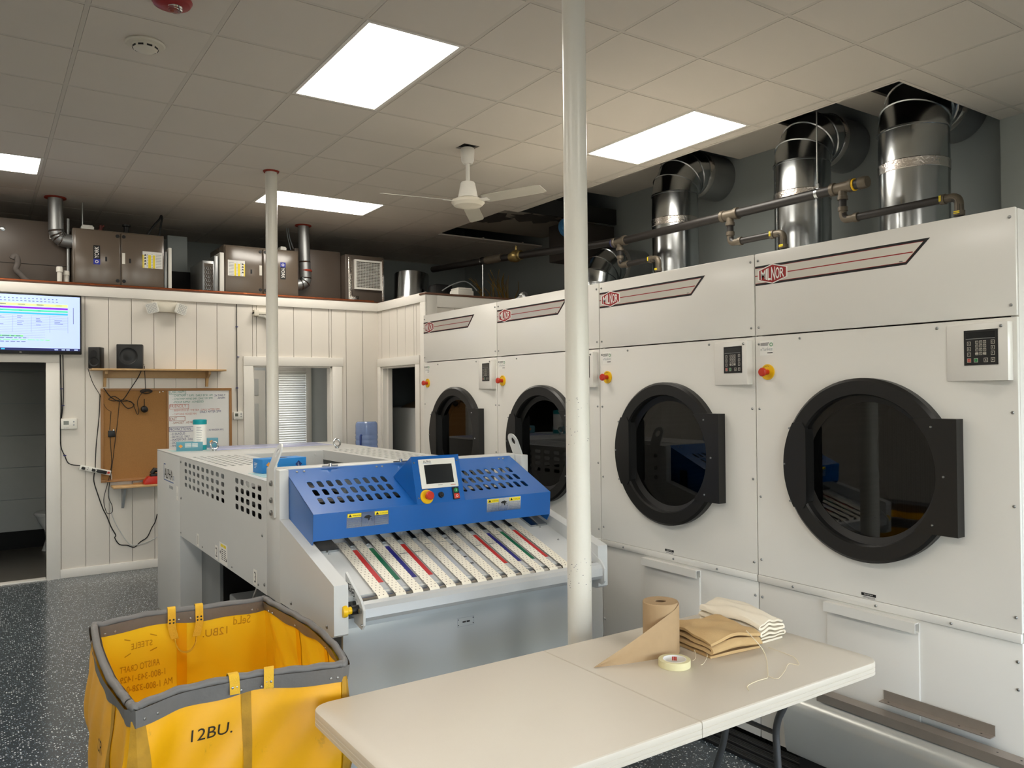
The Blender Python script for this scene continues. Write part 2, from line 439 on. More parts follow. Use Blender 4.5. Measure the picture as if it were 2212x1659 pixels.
# return wall above the dryers (faces the camera)
b = MB().m(white_paint)
boards(b, 'x', XJ+.12, 6.25, [0, 2.62], YJ, -1, 4.02, .2035, [], .014)
slab_with_holes(b, 'x', XJ, 6.25, 0, 2.74, YJ+.014, YJ+.1, [])
struct('wall_return', b)
b = MB().m(trim_paint); b.box(XJ, XJ+.12, YJ-.022, YJ+.014, 0, 2.745, .003); b.box(XJ+.12, 6.25, YJ-.022, YJ, 2.62, 2.745, .003); struct('trim_3', b)
b = MB().m(loft_wood); b.box(XJ-.03, 6.25, YJ-.04, YJ+.1, 2.745, 2.765, .003); b.box(-5.5, XJ, YB-.026, YB+.1, 2.77, 2.782, .003); struct('trim_4', b)
# loft deck over the back rooms
b = MB().m(loft_wood); b.box(-5.5, XJ+.02, YB+.11, 10.9, 2.66, 2.74); b.box(XJ+.02, 6.25, YJ+.1, 10.9, 2.66, 2.74); struct('floor_loft', b)
# other walls
b = MB().m(grey_wall); WB = (3.27, 3.67, .98, 2.03)
slab_with_holes(b, 'x', -5.5, 6.35, 0, 4.3, 10.55, 10.7, [WB]); struct('wall_rear', b)
b = MB().m(grey_wall); b.box(6.25, 6.4, 2.75, 10.7, 0, 4.3); struct('wall_right', b)
RW = (-3.4, -.6, .3, 2.6)
b = MB().m(mat('lit_grey_wall_paint', (178, 184, 180), .6, var=.03)); slab_with_holes(b, 'y', -4.2, 2.75, 0, 4.3, 6.15, 6.4, [RW]); struct('wall_right_near', b)  # right wall paint made lighter in colour to stand for light on it
b = MB().m(white_paint); b.box(-5.65, -5.5, -4.2, 10.7, 0, 4.3); struct('wall_left', b)
FW = [(-2.7, -.5, .5, 2.7), (.6, 2.8, .5, 2.7), (3.5, 5.7, .1, 2.7)]
b = MB().m(white_paint); slab_with_holes(b, 'x', -5.65, 6.4, 0, 4.3, -4.35, -4.2, FW); struct('wall_front', b)
def window_frame(n, axis, h, p0, p1, pane):
    fb = MB().m(trim_paint); w = .06
    def bx(a0, a1, z0, z1):
        if axis == 'x': fb.box(a0, a1, p0, p1, z0, z1, .004)
        else: fb.box(p0, p1, a0, a1, z0, z1, .004)
    bx(h[0], h[0]+w, h[2], h[3]); bx(h[1]-w, h[1], h[2], h[3]); bx(h[0]+w, h[1]-w, h[3]-w, h[3]); bx(h[0]+w, h[1]-w, h[2], h[2]+w)
    mid = (h[0]+h[1])/2; bx(mid-.025, mid+.025, h[2]+w, h[3]-w)
    o = struct('window_%d' % n, fb)
    return o
for k, h in enumerate(FW): window_frame(3+k, 'x', h, -4.33, -4.22, True)
window_frame(6, 'y', RW, 6.2, 6.35, True)

# door casing 1, the door opening at far left
b = MB().m(trim_paint); b.box(.51, .622, YB-.024, YB+.11, 0, 2.03, .003); b.box(-.53, -.42, YB-.024, YB+.11, 0, 2.03, .003); b.box(-.53, .622, YB-.024, YB+.11, 2.03, 2.105, .003)
b.box(-.42, .51, YB+.0, YB+.09, 0, .012); struct('door_1', b)
# service window casing
b = MB().m(trim_paint)
b.box(2.322, 2.422, YB-.024, YB, .85, 2.022, .003); b.box(3.305, 3.42, YB-.024, YB, .85, 2.022, .003); b.box(2.322, 3.436, YB-.026, YB, 2.022, 2.122, .003); b.box(2.322, 3.436, YB-.04, YB, .85, .95, .003)
b.box(2.422, 2.437, YB, YB+.11, .95, 2.022); b.box(3.29, 3.305, YB, YB+.11, .95, 2.022); b.box(2.422, 3.305, YB, YB+.11, 2.008, 2.022)
struct('window_1', b)
# alcove door casing
b = MB().m(trim_paint)
b.box(XJ-.024, XJ, 8.468, YB-.016, 0, 2.02, .003); b.box(XJ-.024, XJ, 7.48, 7.58, 0, 2.02, .003); b.box(XJ-.026, XJ, 7.475, YB-.016, 2.02, 2.115, .003)
b.box(XJ, XJ+.1, 8.44, 8.468, 0, 2.02); b.box(XJ+.05, XJ+.1, 8.4, 8.44, 0, 2.02); b.box(XJ, XJ+.1, 7.58, 7.6, 0, 2.02); b.box(XJ, XJ+.1, 7.6, 8.44, 2.0, 2.02)
struct('door_2', b)
# rooms behind
b = MB().m(grey_wash); b.box(1.2, 1.3, YB+.11, 10.5, 0, 2.66); struct('wall_bathroom', b)
b = MB().m(grey_wash)
for k in range(7): b.box(-5.5, 1.2, 10.52, 10.55, .2+k*.36, .2+k*.36+.352)
struct('wall_bathroom_rear', b)
b = MB().m(black_matt); b.box(-5.5, 1.2, 10.5, 10.52, 0, .2, .004); struct('baseboard_bathroom', b)
b = MB().m(grey_wall); b.box(XJ+.1, XJ+.2, YB+.1, 10.55, 0, 2.66); struct('wall_office_right', b)
b = MB().m(mat('office_wall_paint', (196, 200, 200), .6)); b.box(1.3, 3.27-.08, 10.5, 10.55, 0, 2.66); b.box(3.75, XJ+.1, 10.5, 10.55, 0, 2.66); b.box(3.19, 3.75, 10.5, 10.55, 2.1, 2.66); b.box(3.19, 3.75, 10.5, 10.55, 0, .9); struct('wall_office', b)
b = MB().m(trim_paint); b.box(3.19, 3.27, 10.46, 10.6, .9, 2.1, .004); b.box(3.67, 3.75, 10.46, 10.6, .9, 2.1, .004); b.box(3.27, 3.67, 10.46, 10.6, 2.03, 2.1, .004); b.box(3.27, 3.67, 10.44, 10.6, .9, .98, .004)
struct('window_2', b)
# blind in the office window
tl = bpy.data.materials.new('translucent_blind_slat'); tl.use_nodes = True; nt = tl.node_tree; pb = nt.nodes['Principled BSDF']; pb.inputs['Base Color'].default_value = (.8, .8, .77, 1); pb.inputs['Roughness'].default_value = .5
tr = nt.nodes.new('ShaderNodeBsdfTranslucent'); nz = nt.nodes.new('ShaderNodeTexNoise'); nz.inputs['Scale'].default_value = 3; tr.inputs['Color'].default_value = (.85, .85, .82, 1)
ms = nt.nodes.new('ShaderNodeMixShader'); ms.inputs[0].default_value = .2; tr.inputs['Color'].default_value = (.7, .7, .68, 1)
nt.links.new(pb.outputs[0], ms.inputs[1]); nt.links.new(tr.outputs[0], ms.inputs[2]); nt.links.new(ms.outputs[0], nt.nodes['Material Output'].inputs[0])
t = thing('window_blind', 'white horizontal slat blind lowered over the bright window seen through the service opening', 'blind', (3.47, 10.47, 1.0))
b = MB().m(tl)
for k in range(33):
    z = 1.0+k*.031; F = frame((3.275, 10.455, z), (1, 0, 0), (0, .42, .91)); b.prism([(-.0172, 0), (-.006, -.0045), (.006, -.0045), (.0172, 0), (.0172, .001), (.006, -.0035), (-.006, -.0035), (-.0172, .001)], (lambda a, c, d, F=F: F(d*.39, a, -c)), 0, 1)
part('slats', b, t); b = MB().m(white_pl); b.box(3.272, 3.668, 10.435, 10.475, 1.995, 2.028, .003); part('head_rail', b, t)
# panelled door in the office
b = MB().m(trim_paint); b.box(2.35, 3.12, 10.45, 10.498, 0, 2.03)
b.m(mat('door_panel_paint', (206, 206, 202), .5))
for x in (2.45, 2.79):
    for z0, z1 in ((.2, .85), (.98, 1.6), (1.7, 1.92)): b.box(x, x+.24, 10.44, 10.452, z0, z1, .006)
o = struct('door_3', b); 
b = MB().m(steel); b.cyl((3.06, 10.38, 1.0), (3.06, 10.44, 1.0), .028); spart('door_knob', b, o)

# ceiling: tiles with recessed bars, opening over the dryers and one hatch
TS, X0, Y0 = .6096, 1.0567, 5.0182
OPEN = [(4.83, 6.5, 2.75, 7.02), (4.66, 6.5, 7.02, 8.52)]
LIGHTS = [(1, -2, 1, 2), (5, -2, 1, 2), (2, 4, 2, 1), (-3, 4, 2, 1), (1, -10, 1, 2), (-7, 4, 2, 1), (-3, -2, 1, 2), (-3, -10, 1, 2), (-3, -6, 1, 2), (-7, -2, 1, 2)]  # includes unseen panels on the left added only for brightness
FANX, FANY = 3.213, 5.369
def sub_rects(rc, holes):
    out = [rc]
    for h in holes:
        nx = []
        for a0, a1, c0, c1 in out:
            i0, i1, k0, k1 = max(a0, h[0]), min(a1, h[1]), max(c0, h[2]), min(c1, h[3])
            if i0 >= i1 or k0 >= k1: nx.append((a0, a1, c0, c1)); continue
            if a0 < i0: nx.append((a0, i0, c0, c1))
            if i1 < a1: nx.append((i1, a1, c0, c1))
            if c0 < k0: nx.append((i0, i1, c0, k0))
            if k1 < c1: nx.append((i0, i1, k1, c1))
        out = [q for q in nx if q[1]-q[0] > .004 and q[3]-q[2] > .004]
    return out
LH = [(X0+i*TS, X0+(i+ni)*TS, Y0+j*TS, Y0+(j+nj)*TS) for i, j, ni, nj in LIGHTS]
FH = (FANX-.07, FANX+.07, FANY-.07, FANY+.07)
b = MB().m(ceil_paint); g = .0135
for i in range(-11, 9):
    for j in range(-16, 10):
        rc = (max(-5.5, X0+i*TS+g), min(6.15 if Y0+j*TS < 2.5 else 6.25, X0+(i+1)*TS-g), max(-4.2, Y0+j*TS+g), min(10.55, Y0+(j+1)*TS-g))
        if rc[1]-rc[0] < .02 or rc[3]-rc[2] < .02: continue
        for q in sub_rects(rc, OPEN+LH+[FH]): b.box(q[0], q[1], q[2], q[3], ZC, ZC+.016)
struct('ceiling', b)
b = MB().m(tbar_paint)
for i in range(-10, 9):
    x = X0+i*TS
    for q in sub_rects((x-.0122, x+.0122, -4.2, 10.55), OPEN+[(h[0]+.012, h[1]-.012, h[2]+.012, h[3]-.012) for h in LH]): b.box(*q, ZC+.0012, ZC+.03)
for j in range(-15, 10):
    y = Y0+j*TS
    for q in sub_rects((-5.5, 6.25, y-.0122, y+.0122), OPEN+[(h[0]+.012, h[1]-.012, h[2]+.012, h[3]-.012) for h in LH]): b.box(*q, ZC+.0016, ZC+.029)
b.m(ceil_paint); b.box(4.81, 4.832, 2.73, 7.02, ZC-.003, ZC+.09); b.box(4.832, 6.25, 2.73, 2.752, ZC-.003, ZC+.09)
struct('trim_5', b)
b = MB().m(dark_void); b.box(-5.65, 6.4, -4.35, 10.7, 4.3, 4.4); struct('ceiling_deck', b)
# higher ceiling boards in the opening, notched round the ducts
b = MB().m(ceil_paint); zi = 4.0
for y0_, y1_ in ((4.32, 5.2), (5.75, 7.0)): b.box(4.86, 6.25, y0_, y1_, zi, zi+.02)
y_a = at(1881, 196, z=zi).y; y_b = at(1809, 222, z=zi).y; b.box(4.86, 6.25, min(y_a, y_b), max(y_a, y_b), zi-.006, zi+.014)
struct('ceiling_upper', b)
# hatch: torn plasterboard above the far opening
b = MB().m(mat('bare_plasterboard', (150, 144, 132), .85, var=.06)); b.box(4.75, 6.25, 7.06, 8.5, ZC+.11, ZC+.13)
b.m(dark_void); b.box(4.75, 6.25, 7.03, 7.06, ZC+.02, ZC+.2); struct('ceiling_hatch', b)
b = MB().m(mat('torn_brown_paper', (70, 66, 62), .9, var=.3, vs=20)); random.seed(3)
for cx, cy, w, h in ((5.0, 7.85, .28, .3), (5.45, 7.55, .36, .26), (5.9, 7.35, .24, .3)):
    pl = [(cx+w*math.cos(2*PI*k/22)*random.uniform(.55, 1.05), cy+h*math.sin(2*PI*k/22)*random.uniform(.5, 1.1)) for k in range(22)]
    b.prism(pl, frame((0, 0, ZC+.11), (1, 0, 0), (0, -1, 0)) if False else (lambda a, c, w_: V((a, c, ZC+.11-w_))), 0, .004)
struct('ceiling_patch', b)
# boxed beam end, dark brown, in the opening
b = MB().m(mat('dark_beam_board', (46, 40, 35), .85, var=.2)); P = at(1300, 520, y=7.0)
b.box(5.45, 6.1, 6.9, 7.3, 3.2, 3.62, .01); o = struct('trim_6', b)
b = MB().m(mat('blue_disc_plastic', (70, 128, 176), .4)); Pd = at(1222, 492, y=7.0); b.cyl((Pd.x, 7.0, Pd.z), (Pd.x, 6.97, Pd.z), .105, 28); b.cyl((Pd.x, 6.97, Pd.z), (Pd.x, 6.955, Pd.z), .085, 28)
solo('dial_disc', b, 'blue round disc half hidden behind the near white column under the ceiling', 'disc')

# ------------------------------------------------------------------ ceiling lights
LBL = ['large bright ceiling light nearest the camera, left of the near column', 'bright ceiling light along the opening above the dryers, right of the near column',
       'bright ceiling light behind the far thin column, above the furnaces', 'bright ceiling light cut by the left edge of the photo',
       'ceiling light behind the camera on the left aisle', 'unseen ceiling light added to brighten the far left bay', 'ceiling light on the left, outside the photo', 'ceiling light in the rear left corner behind the camera', 'unseen ceiling light added to brighten the room left of the yellow cart', 'unseen ceiling light added to brighten the near left bay']  # both left bay lights and the cart-side light are added to brighten
for (i, j, ni, nj), lb in zip(LIGHTS, LBL):
    x0, x1, y0, y1 = X0+i*TS+.01, X0+(i+ni)*TS-.01, Y0+j*TS+.01, Y0+(j+nj)*TS-.01
    t = thing('ceiling_light', lb, 'ceiling light', ((x0+x1)/2, (y0+y1)/2, ZC), 'lay-in panel lights of the ceiling')
    b = MB().m(trim_paint); w = .022
    b.box(x0, x0+w, y0, y1, ZC-.002, ZC+.05); b.box(x1-w, x1, y0, y1, ZC-.002, ZC+.05); b.box(x0+w, x1-w, y0, y0+w, ZC-.002, ZC+.05); b.box(x0+w, x1-w, y1-w, y1, ZC-.002, ZC+.05); b.box(x0, x1, y0, y1, ZC+.05, ZC+.07)
    part('frame', b, t)
    b = MB().m(tube_light); b.prism(rrect(x0+w+.001, y0+w+.001, x1-w-.001, y1-w-.001, .03), lambda a, c, d: V((a, c, ZC+d)), 0, .006); part('diffuser', b, t)

# ------------------------------------------------------------------ smoke detector, alarm, fan
P = at(314, 93, z=ZC); t = thing('smoke_detector', 'cream smoke detector on a ceiling tile at upper left', 'smoke detector', P)
b = MB().m(ivory_pl); b.lathe([(.0, 0), (.1, 0), (.103, -.008), (.095, -.014), (.0, -.014)], P); part('base_plate', b, t)
b = MB().m(ivory_pl); b.lathe([(.068, -.014), (.064, -.034), (.045, -.046), (.0, -.048)], P); part('sensing_head', b, t)
b = MB().m(black_pl); 
for a in range(0, 360, 40): 
    F = frame(P+V((0, 0, -.030)), (math.cos(math.radians(a)), math.sin(math.radians(a)), 0), (0, 0, 1)); b.obox(F, .05, .0655, -.005, .004, -.014, .014)
part('vent_slots', b, t)
P = at(371, -2, z=ZC); t = thing('fire_alarm', 'red round ceiling fire alarm with a clear strobe lens at the top edge', 'alarm', P)
b = MB().m(mat('red_alarm_plastic', (150, 26, 30), .35)); b.lathe([(.0, 0), (.092, 0), (.096, -.012), (.085, -.03), (.055, -.044), (0, -.046)], P); part('housing', b, t)
b = MB().m(clear_glass); b.lathe([(.0, -.045), (.033, -.045), (.033, -.06), (.024, -.068), (0, -.07)], P+V((.012, -.02, 0))); part('strobe_lens', b, t)

t = thing('ceiling_fan', 'white three-blade ceiling fan hanging on a short rod in the middle of the room', 'ceiling fan', (FANX, FANY, ZC))
FC = V((FANX, FANY, 0)); zh = at(1013, 436, y=FANY).z
b = MB().m(black_matt); b.box(FANX-.075, FANX+.075, FANY-.075, FANY+.075, ZC+.017, ZC+.03); b.cyl(FC+V((0, 0, ZC+.03)), FC+V((0, 0, ZC-.03)), .012); part('hook_box', b, t)
b = MB().m(white_pl); b.lathe([(0, ZC-.01), (.052, ZC-.01), (.056, ZC-.02), (.05, ZC-.11), (.035, ZC-.135), (0, ZC-.135)], FC); part('canopy', b, t)
b = MB().m(white_pl); b.cyl(FC+V((0, 0, ZC-.1)), FC+V((0, 0, zh+.14)), .0165); part('down_rod', b, t)
b = MB().m(white_pl); b.lathe([(.0, zh+.155), (.05, zh+.155), (.058, zh+.145), (.078, zh+.04), (.08, zh+.03), (0, zh+.03)], FC); part('motor_cup', b, t)
b = MB().m(ivory_pl); b.lathe([(0, zh+.028), (.09, zh+.025), (.128, zh+.008), (.132, zh-.012), (.11, zh-.035), (.05, zh-.05), (0, zh-.052)], FC, seg=36); part('motor_housing', b, t)
for px, py in ((826, 417.7), (1176, 406), (1032, 479)):
    T = at(px, py, z=zh); d = (T-V((FANX, FANY, zh))); d.z = 0; d.normalize(); sd = V((0, 0, 1)).cross(d); tl_ = -.24
    F = frame(V((FANX, FANY, zh)), d, sd*math.cos(tl_)+V((0, 0, 1))*math.sin(tl_))
    b = MB().m(blade_m); b.prism([(.16, -.052), (.19, -.06), (.66, -.064), (.70, -.05), (.70, .05), (.66, .064), (.19, .06), (.16, .052)], F, -.002, .002); bl = part('blade', b, t)
    b = MB().m(white_pl); b.obox(F, .08, .2, -.024, .024, -.006, -.0022); part('blade_arm', b, bl)

# ------------------------------------------------------------------ columns
def column(name, x, y, r, lb, top):
    t = thing(name, lb, 'column', (x, y, 0))
    b = MB().m(col_paint); b.lathe([(0, 0), (r*1.05, 0), (r*1.04, 1.0), (r*1.02, 2.0), (r, ZC+.01), (0, ZC+.01)], (x, y, 0), seg=40); part('shaft', b, t)
    if top:
        b = MB().m(red_seal); n = 30; b.lathe([(r+.001, ZC-.012), (r+.012, ZC-.014), (r+.02, ZC-.001), (r+.001, ZC-.0005)], (x, y, 0), seg=n, close=True); part('sealant_ring', b, t)
    if not top:
        b = MB().m(mat('grey_blue_scuff', (120, 116, 124), .6, var=.3, vs=40)); random.seed(21)
        for k in range(46):
            z = random.choice((.92, .95, .98, 1.0, 1.42, 1.5, 1.56, 1.62, 1.66))+random.uniform(-.03, .03); a = math.atan2(-y, -x)+random.uniform(-1.2, 1.2); s = random.uniform(.0006, .0016); rr = r*1.05+.0006
            q = lambda da, dz: V((x+rr*math.cos(a+da/r), y+rr*math.sin(a+da/r), z+dz))
            b.quad(q(-s*random.uniform(1, 3), -s), q(s*2, -s*.8), q(s*1.6, s), q(-s, s*.7))
        part('scuff_marks', b, t)
    b = MB().m(col_paint); b.box(x-r*1.7, x+r*1.7, y-r*1.7, y+r*1.7, 0, .012, .002); part('base_plate', b, t)
    return t
cx = at(1253, 1380, z=1.0); ang = math.atan2(cx.x, cx.y)
COLX, COLY = 3.3*math.sin(ang), 3.3*math.cos(ang)
column('support_column', COLX, COLY, .0485, 'thick white painted column nearest the camera, behind the beige table', False)
column('support_column', 2.11, 6.86, .05, 'thinner far white column with a red sealant ring at the ceiling', True)
# ================================================================== dryers
XD, DT = 3.1, 2.365
EDG = [1.337, 2.499, 3.652, 4.790, 5.93]
def screw(b, F, a, c, r=.006):
    b.m(bolt_m); b.lathe([(0, .006), (r*.6, .0055), (r, .002), (r, 0)], F(a, c, 0), F(0, 0, 1)-F(0, 0, 0), seg=10)
def dryer(y0, y1, lb, first):
    yc = (y0+y1)/2+.012; zc = 1.371
    t = thing('tumble_dryer', lb, 'dryer', (XD+.6, (y0+y1)/2, 0), 'row of large white tumble dryers')
    # frame on the front: a = towards the camera-right (-y), b = up, c = out of the front (-x)
    F = frame((XD, y1, 0), (0, -1, 0), (0, 0, 1)); Wd = y1-y0
    G = lambda a, c, d=0.0: F(a, c, d)
    A = lambda y: y1-y
    b = MB().m(dryer_white); x0, x1 = XD+.018, 5.25; e = .003
    b.box(x0, x1, y0+e, y0+.03, .045, DT-.004); b.box(x0, x1, y1-.03, y1-e, .045, DT-.004); b.box(x0, x1, y0+.03, y1-.03, DT-.03, DT-.004)
    b.box(x1-.02, x1, y0+.03, y1-.03, .045, DT-.03); b.box(x0, x1-.02, y0+.03, y1-.03, .045, .08); b.box(XD+.5, XD+.52, y0+.03, y1-.03, 1.9, DT-.03)
    part('cabinet', b, t)
    b = MB().m(black_satin); b.box(XD+.05, 5.2, y0+.01, y1-.01, 0, .045); part('plinth', b, t)
    b = MB().m(dryer_white); b.obox(F, e, Wd-e, 1.972, DT, -.016, 0, .004); up_ = part('upper_panel', b, t)
    for a, c in ((.022, 2.33), (.022, 2.01), (Wd-.022, 2.33), (Wd-.022, 2.01)):
        b = MB(); screw(b, F, a, c); part('screw', b, up_)
    b = MB().m(dryer_white); b.sheet(rrect(e, .826, Wd-e, 1.966), [circ(A(yc), zc, .335, 56)], F, -.016, 0); dp = part('front_panel', b, t)
    for a, c in ((.022, 1.93), (.25, 1.945), (Wd-.29, 1.945), (.022, 1.62), (Wd-.022, 1.62), (.022, 1.2), (Wd-.022, 1.28), (.022, .9), (Wd-.022, .88)):
        b = MB(); screw(b, F, a, c); part('screw', b, dp)
    b = MB().m(dryer_white); b.obox(F, e, Wd-e, .79, .824, -.012, .006, .003)
    bl = part('panel_flange', b, t)
    for a in (.2, Wd*.52, Wd-.25):
        b = MB(); screw(b, frame((XD-.006, y1, 0), (0, -1, 0), (0, 0, 1)), a, .806); part('screw', b, bl)
    b = MB().m(dryer_white); b.obox(F, e, Wd-e, .045, .788, -.02, -.004, .003); lp = part('lower_panel', b, t)
    for a, c in ((.02, .72), (Wd-.02, .72), (.02, .35), (Wd-.02, .62)):
        b = MB(); screw(b, frame((XD+.004, y1, 0), (0, -1, 0), (0, 0, 1)), a, c); part('screw', b, lp)
    # lint access panel with a folded lip
    b = MB().m(dryer_white); b.obox(F, .375, .785, .1, .74, -.004, .008, .002); ap = part('access_panel', b, t)
    b = MB().m(dryer_white); b.prism([(.0, .778), (.03, .778), (.03, .738), (.026, .738), (.026, .774), (.0, .774)], (lambda a, c, d: F(.372+d, c, a)), 0, .41); b.obox(F, .375, .785, .738, .776, -.004, .002); part('handle_lip', b, ap)
    # important notice
    b = MB().m(ink); s = Wd*.49; b.rect(F, s-.033, .838, s+.033, .85, .001); b.m(paper_w)
    b.text('IMPORTANT', frame(F(s, .841, 0), (0, -1, 0), (0, 0, 1)), .006, .0016, w=.04, anchor='c'); b.m(paper_w).rect(F, s-.03, .826, s+.033, .837, .001); b.m(ink)
    for q in range(2): b.rect(F, s-.027, .829+.004*q, s+.03, .8305+.004*q, .0016)
    part('notice_label', b, t)
    # drum behind the glass
    b = MB().m(drum_m); b.lathe([(.44, .02), (.44, .7), (.0, .7)], (XD+.1, yc, zc), (1, 0, 0), seg=48); part('drum', b, t)
    b = MB().m(galv_d); b.sheet(circ(A(yc), zc, .47, 48), [circ(A(yc), zc, .30, 48)], F, -.1, -.09); part('drum_front', b, t)
    # door
    ro, ri = .386, .313
    b = MB().m(black_satin); C0 = V((XD, yc, zc)); b.lathe([(ri+.004, -.03), (ri, .034), (ri+.006, .044), (ro-.012, .047), (ro, .036), (ro, .0)], C0, (-1, 0, 0), seg=72, close=True)
    dr = part('door', b, t)
    b = MB().m(dark_glass); b.lathe([(0, -.012), (ri+.002, -.012), (ri+.002, -.018), (0, -.018)], C0, (-1, 0, 0), seg=56, close=False); part('glass', b, dr)
    b = MB().m(black_satin); b.lathe([(ri-.028, -.010), (ri+.003, .0), (ri+.003, -.011), (ri-.028, -.0115)], C0, (-1, 0, 0), seg=56, close=True); part('glass_gasket', b, dr)
    # hinge plate to the right, latch cover to the left
    b = MB().m(black_satin); hy = A(yc)
    arc = [(hy+(ri+.002)*math.cos(math.radians(q)), zc+(ri+.002)*math.sin(math.radians(q))) for q in range(-44, 45, 4)]
    b.prism([(hy+.396, zc-.226), (hy+.396, zc+.222), (hy+.24, zc+.222)]+arc[::-1]+[(hy+.24, zc-.226)], F, 0, .05)
    part('hinge_plate', b, dr)
    b = MB().m(black_satin); arc = [(hy+(ro-.006)*math.cos(math.radians(q)), zc+(ro-.006)*math.sin(math.radians(q))) for q in range(150, 211, 4)]
    b.prism(arc+[(hy-.278, zc-.192), (hy-.262, zc-.165), (hy-.262, zc+.165), (hy-.278, zc+.192)], F, .03, .0495); b.obox(F, hy-.30, hy-.262, zc-.16, zc+.16, -.011, .03); part('latch_cover', b, dr)
    for a, c, d in ((hy-.345, zc+.165, .0495), (hy-.373, zc, .0495), (hy-.345, zc-.165, .0495), (hy+.3, zc+.19, .05), (hy+.345, zc, .05), (hy+.3, zc-.19, .05)):
        b = MB(); screw(b, frame(F(a, c, d)-V((0, 0, 0)), (0, -1, 0), (0, 0, 1)), 0, 0, .005); part('door_bolt', b, dr)
    # control box
    a0, a1 = Wd-.252, Wd-.017
    b = MB().m(dryer_white); v_, fs_ = b.hexa([F(a0, 1.737, 0), F(a1, 1.737, 0), F(a1, 1.737, .04), F(a0, 1.737, .004), F(a0, 1.95, 0), F(a1, 1.95, 0), F(a1, 1.95, .04), F(a0, 1.95, .004)]); b.bev(fs_, .002); cb = part('control_box', b, t)
    b = MB().m(black_pl); k0, k1, z0, z1 = Wd-.181, Wd-.052, 1.795, 1.926; Fk = frame(F(a0, 0, .004), (-(.036), -(a1-a0), 0), (0, 0, 1)) if False else None; s_k = .036/(a1-a0); FKp = lambda a, c, d=0.0: F(a, c, .004+(a-a0)*s_k+d); b.obox(FKp, k0, k1, z0, z1, -.001, .002)
    K = lambda u, v, d=0.0: FKp(k0+(k1-k0)*u, z0+(z1-z0)*v, .0022+d)
    b.m(screen_blk); b.rect(K, .06, .76, .92, .94, 0); b.m(galv_d); b.rect(K, .06, .745, .92, .76, 0.0001)
    def key(u, v, w, h, c1, c2, sym=None):
        b.m(c1); b.rect(K, u-w/2, v-h/2, u+w/2, v+h/2, .0002); b.m(c2); b.rect(K, u-w/2+.014, v-h/2+.014, u+w/2-.014, v+h/2-.014, .0005)
        if sym: b.m(silver_lab); b.text(sym, frame(K(u, v-h*.22, .0), (-s_k, -1, 0), (0, 0, 1)), h*.44*(z1-z0), .0009, anchor='c')
    for r_ in range(4):
        for c_ in range(3): key(.39+c_*.115, .65-r_*.108, .088, .084, silver_lab, black_pl, '123456789-0-'[r_*3+c_])
    for r_ in range(3): key(.155, .62-r_*.155, .11, .115, silver_lab, black_pl, 'ABC'[r_]); key(.855, .64-r_*.155, .11, .115, silver_lab, black_pl, 'DEF'[r_])
    key(.155, .14, .12, .12, silver_lab, red_pl, 'O'); key(.36, .14, .12, .12, silver_lab, green_pl, 'I')
    for u, s_ in ((.65, 1), (.855, -1)):
        key(u, .14, .12, .12, silver_lab, black_pl); b.m(silver_lab); b.poly([K(u-.03, .14-.02*s_, .001), K(u+.03, .14-.02*s_, .001), K(u, .14+.03*s_, .001)])
    part('keypad', b, cb)
    b = MB(); screw(b, frame(F(Wd-.04, 1.935, .0385), (0, -1, 0), (0, 0, 1)), 0, 0); part('screw', b, cb)
    # emergency stop
    S = F(.073, 1.795, 0); b = MB().m(yellow_pl); b.lathe([(0, .006), (.037, .006), (.037, 0)], S, (-1, 0, 0), seg=32); b.m(ink)
    for k in range(10):
        an = math.radians(200-k*14); u = .029*math.cos(an); v = .029*math.sin(an); b.rect(frame(S+V((-.0062, -u, v)), (0, -math.sin(an), -math.cos(an)) if False else (0, -1, 0), (0, 0, 1)), -.0015, -.002, .0015, .002, .0004)
    es = part('emergency_stop', b, t)
    b = MB().m(red_pl); b.lathe([(.0, .052), (.017, .051), (.021, .045), (.02, .036), (.013, .03), (.013, .006)], S, (-1, 0, 0), seg=24); part('stop_button', b, es)
    # service sticker
    b = MB().m(paper_w); b.rect(F, .028, 1.875, .104, 1.945, .0008); b.m(ink)
    for k, w in enumerate((.05, .045, .042)): b.rect(F, .032, 1.932-k*.0055, .032+w, 1.9345-k*.0055, .0014)
    b.m(green_pl); b.sheet(circ(.093, 1.925, .009, 20), [circ(.093, 1.925, .006, 20)], F, .0009, .0014); b.m(cab_grey_d)
    b.text('eYankee', frame(F(.032, 1.897, 0), (0, -1, 0), (0, 0, 1)), .015, .0014, w=.068); b.m(ink).rect(F, .07, 1.884, .101, 1.888, .0014)
    part('service_sticker', b, t)
    # name decal
    b = MB(); L0, L1, L2, zt, zb = .006, Wd-.311, Wd-.408, 2.304, 2.2105
    tr_ = lambda d: (L1-(L1-L2)*d/(zt-zb))
    b.m(ink).poly([F(L0, zb, .0006), F(L2, zb, .0006), F(L1, zt, .0006), F(L0, zt, .0006)])
    d = .0115; q = lambda s: L1-(L1-L2)*(s)/(zt-zb)-.014
    b.m(ink_red).poly([F(L0, zb+d-.002, .001), F(q(zt-zb-d), zb+d-.002, .001), F(q(d), zt-d+.002, .001), F(L0, zt-d+.002, .001)])
    b.m(silver_lab).poly([F(L0, zb+d, .0013), F(q(zt-zb-d)-.002, zb+d, .0013), F(q(d)-.002, zt-d, .0013), F(L0, zt-d, .0013)])
    b.m(ink_red).rect(F, L0, 2.255, L1-.07, 2.2595, .0016)
    hx, hz = .106, 2.2585
    hexa = lambda k: [(hx-.084*k, hz-.024*k), (hx, hz-.047*k), (hx+.084*k, hz-.024*k), (hx+.084*k, hz+.024*k), (hx, hz+.047*k), (hx-.084*k, hz+.024*k)]
    b.m(paper_w).poly([F(a, c, .002) for a, c in hexa(1)]); b.m(ink_red).poly([F(a, c, .0024) for a, c in hexa(.9)]); b.m(paper_w)
